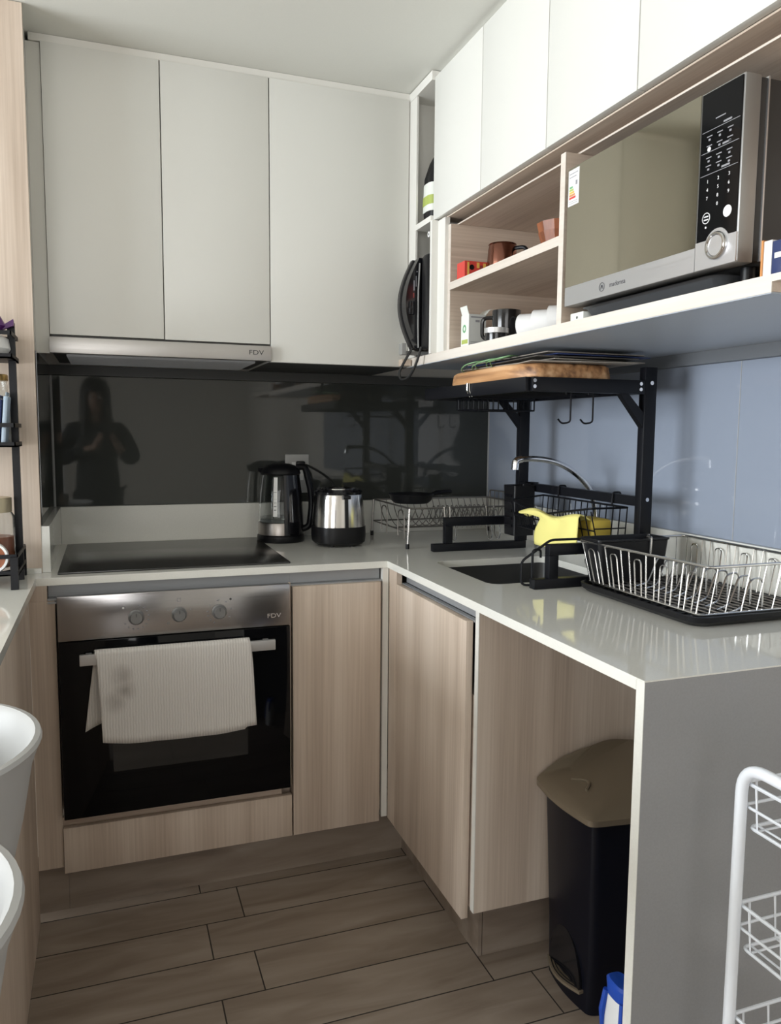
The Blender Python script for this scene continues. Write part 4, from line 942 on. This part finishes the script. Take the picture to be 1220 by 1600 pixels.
# ================================================================== TOWEL
def towel(u, v):
    prof = [(-.0485, .515), (-.0475, .600), (-.0480, .680), (-.0505, .704), (-.058, .7145), (-.068, .7155), (-.0775, .710), (-.0795, .690), (-.0805, .640), (-.083, .560), (-.086, .468)]
    q = v*(len(prof)-1); i = min(int(q), len(prof)-2); f = q-i
    y = prof[i][0]*(1-f)+prof[i+1][0]*f; z = prof[i][1]*(1-f)+prof[i+1][1]*f
    if v < .4:
        s = 1-v/.4; s2 = max(0, (s-.45)/.55); x = .156+u*(.396-.01*s)-.027*s2*(1-u)**3; z += .02*s*u+.012*s*math.sin(u*7)-.02*s2*(1-u)**8
    else:
        s = max(0, (v-.6)/.4); x = .158+u*.399+s*(.014*(1-u)+.014*u); z += s*(-.006*math.sin(u*PI*1.1)+.010*(1-u)**6+.006*(u > .93))
        y -= .004*s*(1+math.sin(u*9+1))
    y += .0012*math.sin(u*23)*min(1, abs(v-.45)*6)
    if v < .36: y = max(y, -.056)
    return (x, y, z)
sheet('kitchen_towel', towel, 60, 50, towel_m, 'cream ribbed kitchen towel hanging over the oven handle', 'towel', (.29, 0.0, .55), .0036)

# ================================================================== PEDAL BIN, BOTTLE, TROLLEY
bn = thing('pedal_bin', 'black pedal bin with a bronze lid under the right worktop', 'bin', (1.32, -.72, ZF))
def binring(x0, x1, y0, y1, z, b=.03, dz=0.0):
    pts = []
    for k in range(11):                      # bulged pedal side
        t = k/10; y = y1+(y0-y1)*t; pts.append((x0-b*math.sin(PI*t)*.35, y, z+dz*0))
    pts += [(x0+.012, y0-.008, z), (x1-.06, y0-.052, z+dz*.1), (x1, y0-.03, z+dz*.4), (x1, y1-.03, z+dz), (x1-.06, y1, z+dz), (x0+.06, y1+.004, z+dz*.75)]
    return fillet(pts, .05, 4, True)
part('body', MB().loft([binring(1.200, 1.47, -.772, -.604, ZF+.001), binring(1.199, 1.475, -.776, -.600, .1), binring(1.188, 1.49, -.786, -.588, .425, dz=.045)]), navy_black, bn, smooth=30)
def lidring(gx, gy, z, dz): return binring(1.172-gx, 1.505+gx, -.797-gy, -.578+gy*.2, z, .034, dz)
part('lid', MB().loft([lidring(-.004, -.004, .4285, .045), lidring(.006, .006, .433, .046), lidring(.006, .006, .446, .05), lidring(-.004, -.004, .4525, .053), lidring(-.03, -.02, .459, .056), lidring(-.08, -.05, .465, .06)]), bronze_lid, bn, 'bronze brown plastic lid', smooth=50)
mb = MB().tube([(1.228, -.655-.004*k, .469+.0012*math.sin(k*PI/10)) if False else (1.222+.026*math.sin(PI*k/12), -.645-.062*k/12, .4645+.003*math.sin(PI*k/12)+.006*(k/12)*0) for k in range(13)], .0035, 6)
part('lid_grip', mb, bronze_lid, bn)
mb = MB()
pr = [(1.1905-.0105*math.sin(PI*(a-(-.7625))/(.13)), a, None) for a in ()]
arc = [(-.692+.064*math.cos(math.radians(t)), .012+.115*math.sin(math.radians(t))) for t in range(0, 181, 12)]
mb.prism(arc, 1.1872, 1.200, 'x')
part('pedal_recess', mb, black_gloss, bn)
mb = MB(); rings = []
for k in range(13):
    t = k/12; y = -.622-.138*t; x = 1.186-.020*math.sin(PI*t)
    rings.append([(x, y, .005), (x+.028, y, .008), (x+.028, y, .016), (x, y, .012)])
mb.loft(rings)
pd = part('pedal', mb, bronze_lid, bn, 'bronze brown foot pedal')
mb = MB()
for o in (.006, .013, .020): mb.tube([(1.186+o-.020*math.sin(PI*k/12), -.624-.134*k/12, .0135+o*.12) for k in range(13)], .0015, 5)
part('tread', mb, black_pl, pd)

bl = thing('spray_bottle', 'blue and white cleaning bottle on the floor, half hidden by the waterfall end', 'bottle', (1.118, -1.0, ZF))
bcx, bcy = 1.128, -.985
part('body', MB().loft([supell(bcx, bcy, .022, .032, ZF+.001, 28), supell(bcx, bcy, .024, .034, .0, 28), supell(bcx, bcy, .024, .034, .13, 28), supell(bcx, bcy, .020, .028, .180, 28)]), white_pl, bl)
part('cap', MB().loft([supell(bcx, bcy, .0205, .029, .1805, 28), supell(bcx, bcy, .021, .030, .195, 28), supell(bcx, bcy, .021, .033, .207, 28), supell(bcx, bcy, .017, .027, .212, 28)]), blue, bl, 'blue cap')
part('grip', MB().tube([(bcx-.019, bcy+.022, .185), (bcx-.024, bcy+.026, .14), (bcx-.023, bcy+.026, .10)], [.006, .007, .004], 8).tube([(bcx-.016, bcy-.026, .185), (bcx-.020, bcy-.030, .11), (bcx-.020, bcy-.030, .02)], [.006, .007, .005], 8), blue, bl)

ty = thing('wire_trolley', 'white tubular trolley with wire baskets beside the waterfall end of the worktop', 'trolley', (1.18, -1.55, ZF))
TX0, TX1, TY0, TY1, TZ = 1.036, 1.33, -1.352, -1.80, .822
for i, x in enumerate((TX0, TX1)):
    part('side_frame', MB().tube(fillet([(x, TY0, ZF+.03), (x, TY0, TZ), (x, TY1, TZ), (x, TY1, ZF+.03)], .042, 8), .0085, 12), white_tube, ty)
for z in (.728, .545, .372, .13):
    h = .066; mb = MB(); x0, x1, y0, y1 = TX0+.008, TX1-.008, TY1+.02, TY0+.002
    mb.tube(rr(x0, x1, y0, y1, .008, z+h, 3), .0028, 6, True); mb.tube(rr(x0, x1, y0, y1, .008, z+h*.48, 3), .0022, 6, True); mb.tube(rr(x0+.006, x1-.006, y0+.006, y1-.006, .008, z, 3), .0026, 6, True)
    for k in range(8): y = y0+.02+(y1-y0-.04)*k/7; mb.tube([(x0, y, z+h), (x0+.006, y, z), (x1-.006, y, z), (x1, y, z+h)], .0018, 5)
    for k in range(6): x = x0+.02+(x1-x0-.04)*k/5; mb.tube([(x, y0, z+h), (x, y0+.006, z), (x, y1-.006, z), (x, y1, z+h)], .0018, 5)
    part('wire_shelf', mb, white_tube, ty)
for x in (TX0, TX1):
    for y in (TY0, TY1): part('caster', MB().cyl((x-.008, y, ZF+.0155), (x+.008, y, ZF+.0155), .015, n=18), black_pl, ty)

# ================================================================== BAR STOOLS
st = thing('bar_stool', 'white tub bar stool tucked at the breakfast bar end, the further one', 'stool', (-.094, -1.025, ZF), 'white tub bar stools')
pf = [(0, .585), (.09, .585), (.125, .60), (.150, .65), (.172, .74), (.186, .82), (.196, .848), (.2, .856), (.198, .862), (.191, .863), (.184, .856), (.172, .80), (.155, .72), (.135, .655), (.10, .625), (0, .618)]
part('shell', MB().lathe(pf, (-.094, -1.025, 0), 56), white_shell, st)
for a in (45, 135, 225, 315):
    c_, s_ = math.cos(math.radians(a)), math.sin(math.radians(a))
    lg = part('leg', MB().tube([(-.094+.075*c_, -1.025+.075*s_, .585), (-.094+.17*c_, -1.025+.17*s_, ZF+.002)], [.013, .009], 12), white_tube, st)
part('foot_ring', MB().tube([(-.094+.128*math.cos(t*PI/24), -1.025+.128*math.sin(t*PI/24), .23) for t in range(48)], .006, 8, True), white_tube, st)
dup(st, (-.080, -1.437, ZF), 'white tub bar stool at the bottom left corner, the nearer one')

# ================================================================== LEFT COUNTER RACK
lr = thing('counter_rack', 'black metal tiered rack at the left edge on the breakfast bar', 'rack', (-.2, -.03, .9))
LX0, LX1 = -.42, -.006; LYF, LYB, LYN = -.142, .066, -.0
bar = .0085
for x in (LX0, LX1-2*bar+.0):
    part('post', B(x, x+2*bar, -.006, .006, .9006, 1.545), black_met, lr)
    part('front_leg', B(x, x+2*bar, LYF, LYF+.014, .9006, .978), black_met, lr)
    part('rear_leg', B(x, x+2*bar, .056, .07, .9006, .978), black_met, lr)
def tier(y0, y1, z, h):
    mb = MB().box(LX0, LX1, y0, y1, z, z+.004)
    for zz in ((z, z+.012), (z+h-.010, z+h)):
        mb.box(LX0, LX1, y0, y0+.003, *zz); mb.box(LX0, LX1, y1-.003, y1, *zz); mb.box(LX1-.003, LX1, y0, y1, *zz); mb.box(LX0, LX0+.003, y0, y1, *zz)
    part('tier', mb, black_met, lr)
tier(-.128, .056, .932, .052); tier(-.085, .070, 1.240, .058); tier(-.085, .070, 1.452, .066)
# big jar with brass lid
j = thing('storage_jar', 'glass jar with pale brass lid on the bottom tier of the black rack', 'jar', (-.07, -.035, .937))
jc = (-.073, -.035, .9372)
part('glass_body', MB().lathe([(0, 0), (.050, 0), (.054, .006), (.054, .130), (.047, .142), (.044, .142), (.051, .128), (.051, .008), (0, .004)], jc, 36), clear, j)
part('contents', MB().lathe([(0, .0045), (.0505, .0085), (.0505, .082), (0, .082)], jc, 36), wood_bowl, j, 'brown contents')
part('lid', MB().lathe([(0, .1425), (.048, .1425), (.048, .176), (.046, .178), (0, .178)], jc, 36), brass, j)
wr = thing('hanging_mug', 'cream rimmed cup at the front of the bottom tier of the black rack', 'cup', (-.055, -.105, .937))
wM = Matrix.Translation((-.066, -.106, .976)) @ Matrix.Rotation(PI/2, 4, 'X')
part('rim', MB().lathe([(.031, 0), (.038, .0), (.039, .008), (.037, .014), (.032, .014), (.031, .006)], n=40, M=wM), white_cer, wr)
part('bowl', MB().lathe([(0, -.006), (.028, -.006), (.031, .0), (.031, .008), (0, .006)], n=32, M=wM), wood_bowl, wr)
j2 = thing('storage_jar', 'white filled jar with gold lid on the middle tier of the black rack', 'jar', (-.06, .03, 1.245))
jc2 = (-.058, .034, 1.2445)
part('glass_body', MB().lathe([(0, 0), (.033, 0), (.035, .004), (.035, .115), (.028, .135), (.026, .16), (.024, .16), (.026, .132), (.032, .112), (.032, .005), (0, .003)], jc2, 32), clear, j2)
part('contents', MB().lathe([(0, .0035), (.0315, .0055), (.0315, .108), (0, .112)], jc2, 32), white_cer, j2)
part('lid', MB().lathe([(0, .1605), (.029, .1605), (.029, .173), (.027, .176), (0, .176)], jc2, 32), gold, j2)
sl = ['dark blue sachet nearest the post on the middle tier of the black rack', 'pale blue sachet second from the post on the middle tier', 'blue sachet third from the post on the middle tier', 'pale blue sachet furthest left on the middle tier']
cols = (sachet_l, navy, sachet_b, sachet_l)
sl = ['pale blue sachet nearest the post on the middle tier of the black rack', 'navy sachet second from the post on the middle tier', 'blue sachet third from the post on the middle tier', 'pale blue sachet furthest left on the middle tier']
for k in range(4):
    x = -.034-.013*k; Mx = Matrix.Translation((x, -.048, 1.246)) @ Matrix.Rotation(math.radians(5), 4, 'Y')
    t = thing('sachet', sl[k], 'sachet', (x, -.048, 1.246), 'sachets on the middle tier')
    part('pouch', MB().box(-.0055, .0055, -.033, .027, 0, .118-.008*(k % 2), b=.004, M=Mx), cols[k], t)
    part('seal', MB().box(-.001, .001, -.032, .026, .119-.008*(k % 2), .127-.008*(k % 2), M=Mx), cols[k], t)
wbg = solo('plastic_bag', MB().loft([supell(-.075, -.005, .045, .055, 1.457, 20, 2.4), supell(-.072, -.005, .056, .062, 1.48, 20, 2.2), supell(-.072, -.003, .052, .055, 1.505, 20, 2.2), supell(-.08, 0, .03, .03, 1.522, 20, 2)]), white_pl, 'crumpled white plastic bag on the top tier of the black rack', 'bag', (-.075, 0, 1.457), smooth=20)
pb = solo('snack_packet', MB().loft([supell(-.070, -.015, .038, .030, 1.5225, 16, 2.5), supell(-.062, -.02, .040, .034, 1.534, 16, 2.3), supell(-.062, -.02, .026, .02, 1.56, 16, 2.2), supell(-.055, -.022, .018, .004, 1.575, 16, 2)]).loft([[(-.03, -.03, 1.526), (-.03, -.012, 1.526), (-.03, -.012, 1.536), (-.03, -.03, 1.536)], [(-.006, -.03, 1.536), (-.006, -.012, 1.536), (-.006, -.012, 1.548), (-.006, -.03, 1.552)]]), purple, 'purple foil packet on top of the black rack', 'packet', (-.065, -.015, 1.522), smooth=20)

# ================================================================== THE PHOTOGRAPHER (seen only in the dark glass)
PX, PY = .135, -2.46
pp = thing('person', 'person in dark clothes holding up a phone, dimly reflected in the dark glass', 'person', (PX, PY, ZF))
def skinned(name, chains, m, parent, sub=2):
    verts, rad, edges, idx = [], [], [], {}
    for ch in chains:
        prev = None
        for (x, y, z, r) in ch:
            key = (round(x, 4), round(y, 4), round(z, 4))
            if key not in idx: idx[key] = len(verts); verts.append(Vector((x, y, z))-BASE[parent.name]); rad.append(r)
            if prev is not None and prev != idx[key]: edges.append((prev, idx[key]))
            prev = idx[key]
    me = bpy.data.meshes.new(name); me.from_pydata(verts, edges, []); me.materials.append(m)
    o = bpy.data.objects.new(name, me); COL.objects.link(o); o.parent = parent; BASE[o.name] = BASE[parent.name]
    sk_ = o.modifiers.new('skin', 'SKIN'); sk_.use_smooth_shade = True
    for i, v in enumerate(me.skin_vertices[0].data):
        r = rad[i]; v.radius = r if isinstance(r, tuple) else (r, r); v.use_root = (i == 0)
    ss = o.modifiers.new('smooth', 'SUBSURF'); ss.levels = sub; ss.render_levels = sub
    return o
pel = (PX, PY, .90, .125); wai = (PX, PY+.005, 1.04, .105); che = (PX, PY+.005, 1.19, .115); upc = (PX, PY, 1.285, .085)
nk = (PX, PY+.01, 1.365, .045); hb_ = (PX-.002, PY+.035, 1.425, .058); hm = (PX-.004, PY+.042, 1.50, .078); ht = (PX-.004, PY+.03, 1.575, .060)
def arm(sx, k=0.0):
    return [upc, (PX+sx*.150, PY, 1.275, .050+k), (PX+sx*.215, PY+.02, 1.17, .043+k), (PX+sx*.250, PY+.06, 1.06, .038+k), (PX+sx*.185, PY+.135, 1.105, .033+k)]
def hand(sx):
    w_ = (.2021+sx*.078, PY+.215, 1.165, .023); p_ = (.2021+sx*.052, PY+.238, 1.205, .024)
    ch = [arm(sx)+[w_, p_]]
    for k in range(4):
        z = 1.200+.0165*k; ln = (.018, .024, .026, .021)[k]
        b_ = (.2021+sx*.050, PY+.246, z, .0085)
        ch.append([p_, b_, (.2021+sx*.049, PY+.258, z+.004, .0078), (.2021+sx*(.049-ln*.6), PY+.263, z+.006, .0072), (.2021+sx*(.049-ln*1.2), PY+.2635, z+.007, .0065)])
    ch.append([p_, (.2021+sx*.040, PY+.232, 1.222, .009), (.2021+sx*.028, PY+.236, 1.240, .008), (.2021+sx*.018, PY+.239, 1.252, .007)])
    return ch
def legc(sx, k=0.0):
    return [pel, (PX+sx*.085, PY, .80, .085+k), (PX+sx*.095, PY+.012, .46, .055+k), (PX+sx*.098, PY-.008, .28, .050+k), (PX+sx*.10, PY-.01, .06, .034+k)]
body = skinned('body', [[pel, wai, che, upc, nk, hb_, hm, ht]]+hand(1)+hand(-1)+[legc(1), legc(-1)], skin, pp)
g = lambda p, k: (p[0], p[1], p[2], p[3]+k)
skinned('sweater', [[g((PX, PY, .72, .175), .0), g((PX, PY, .90, .165), .0), g((PX, PY+.005, 1.04, .145), .0), g((PX, PY+.005, 1.19, .150), .0), g((PX, PY, 1.285, .092), .018), (PX, PY+.006, 1.345, .06)]]+
        [[(PX, PY, 1.285, .106)]+[(q[0], q[1], q[2], q[3]+.022) for q in arm(sx)[1:]]+[(.2021+sx*.086, PY+.196, 1.152, .032)] for sx in (1, -1)], cloth_dark, pp)
skinned('trousers', [[(PX, PY, .91, .136), (PX+sx*.085, PY, .80, .098), (PX+sx*.095, PY+.012, .46, .070), (PX+sx*.10, PY-.01, .03, .056)] for sx in (1, -1)], cloth_dark, pp)
for sx in (1, -1):
    part('shoe', MB().loft([supell(PX+sx*.10, PY+.045, .045, .125, ZF+.001, 24), supell(PX+sx*.10, PY+.045, .047, .127, ZF+.02, 24), supell(PX+sx*.10, PY+.02, .042, .095, ZF+.055, 24), supell(PX+sx*.10, PY-.015, .036, .05, ZF+.09, 24)]), black_pl, pp)
hc = (PX-.004, PY+.012)
hp_ = [(.004, 1.655), (.05, 1.648), (.085, 1.615), (.102, 1.56), (.106, 1.49), (.108, 1.42), (.118, 1.34), (.128, 1.25), (.118, 1.18), (.106, 1.18), (.112, 1.26), (.10, 1.34), (.09, 1.42), (.088, 1.49), (.084, 1.555), (.065, 1.605), (.03, 1.628)]
part('hair', MB().lathe(hp_, (hc[0], hc[1], 0), 40, math.radians(128), math.radians(412), 1.0, 1.08), hair_m, pp, smooth=80)
part('hair', MB().lathe([(.004, 1.650), (.05, 1.643), (.083, 1.612), (.096, 1.57), (.098, 1.545), (.088, 1.545), (.07, 1.60), (.02, 1.625)], (hc[0], hc[1], 0), 16, math.radians(50), math.radians(130), 1.0, 1.08), hair_m, pp, 'hair over the forehead', smooth=80)
fy = PY+.042+.074
for sx in (1, -1): part('eye', MB().lathe([(0, -.008), (.006, -.005), (.0085, 0), (.006, .005), (0, .008)], (PX-.004+sx*.030, fy-.008, 1.505), 14), print_w, pp); part('eyebrow', MB().tube([(PX-.004+sx*.016, fy, 1.523), (PX-.004+sx*.032, fy-.003, 1.527), (PX-.004+sx*.046, fy-.014, 1.522)], .0025, 6), hair_m, pp)
part('nose', MB().tube([(PX-.004, fy-.003, 1.503), (PX-.004, fy+.010, 1.475), (PX-.004, fy-.006, 1.466)], [.006, .010, .007], 10), skin, pp)
part('mouth', MB().tube([(PX-.026, fy-.012, 1.443), (PX-.004, fy-.002, 1.445), (PX+.018, fy-.012, 1.443)], [.003, .0055, .003], 8), mat('lips', (.33, .12, .10), .45), pp)
ph = thing('mobile_phone', 'black phone held upright by the person reflected in the dark glass', 'phone', (.2021, PY+.249, 1.19))
part('case', B(.1665, .2377, PY+.245, PY+.2535, 1.190, 1.335, b=.003), black_gloss, ph)
part('lens', MB().cyl((.222, PY+.2536, 1.318), (.222, PY+.2555, 1.318), .007), black_glass, ph)
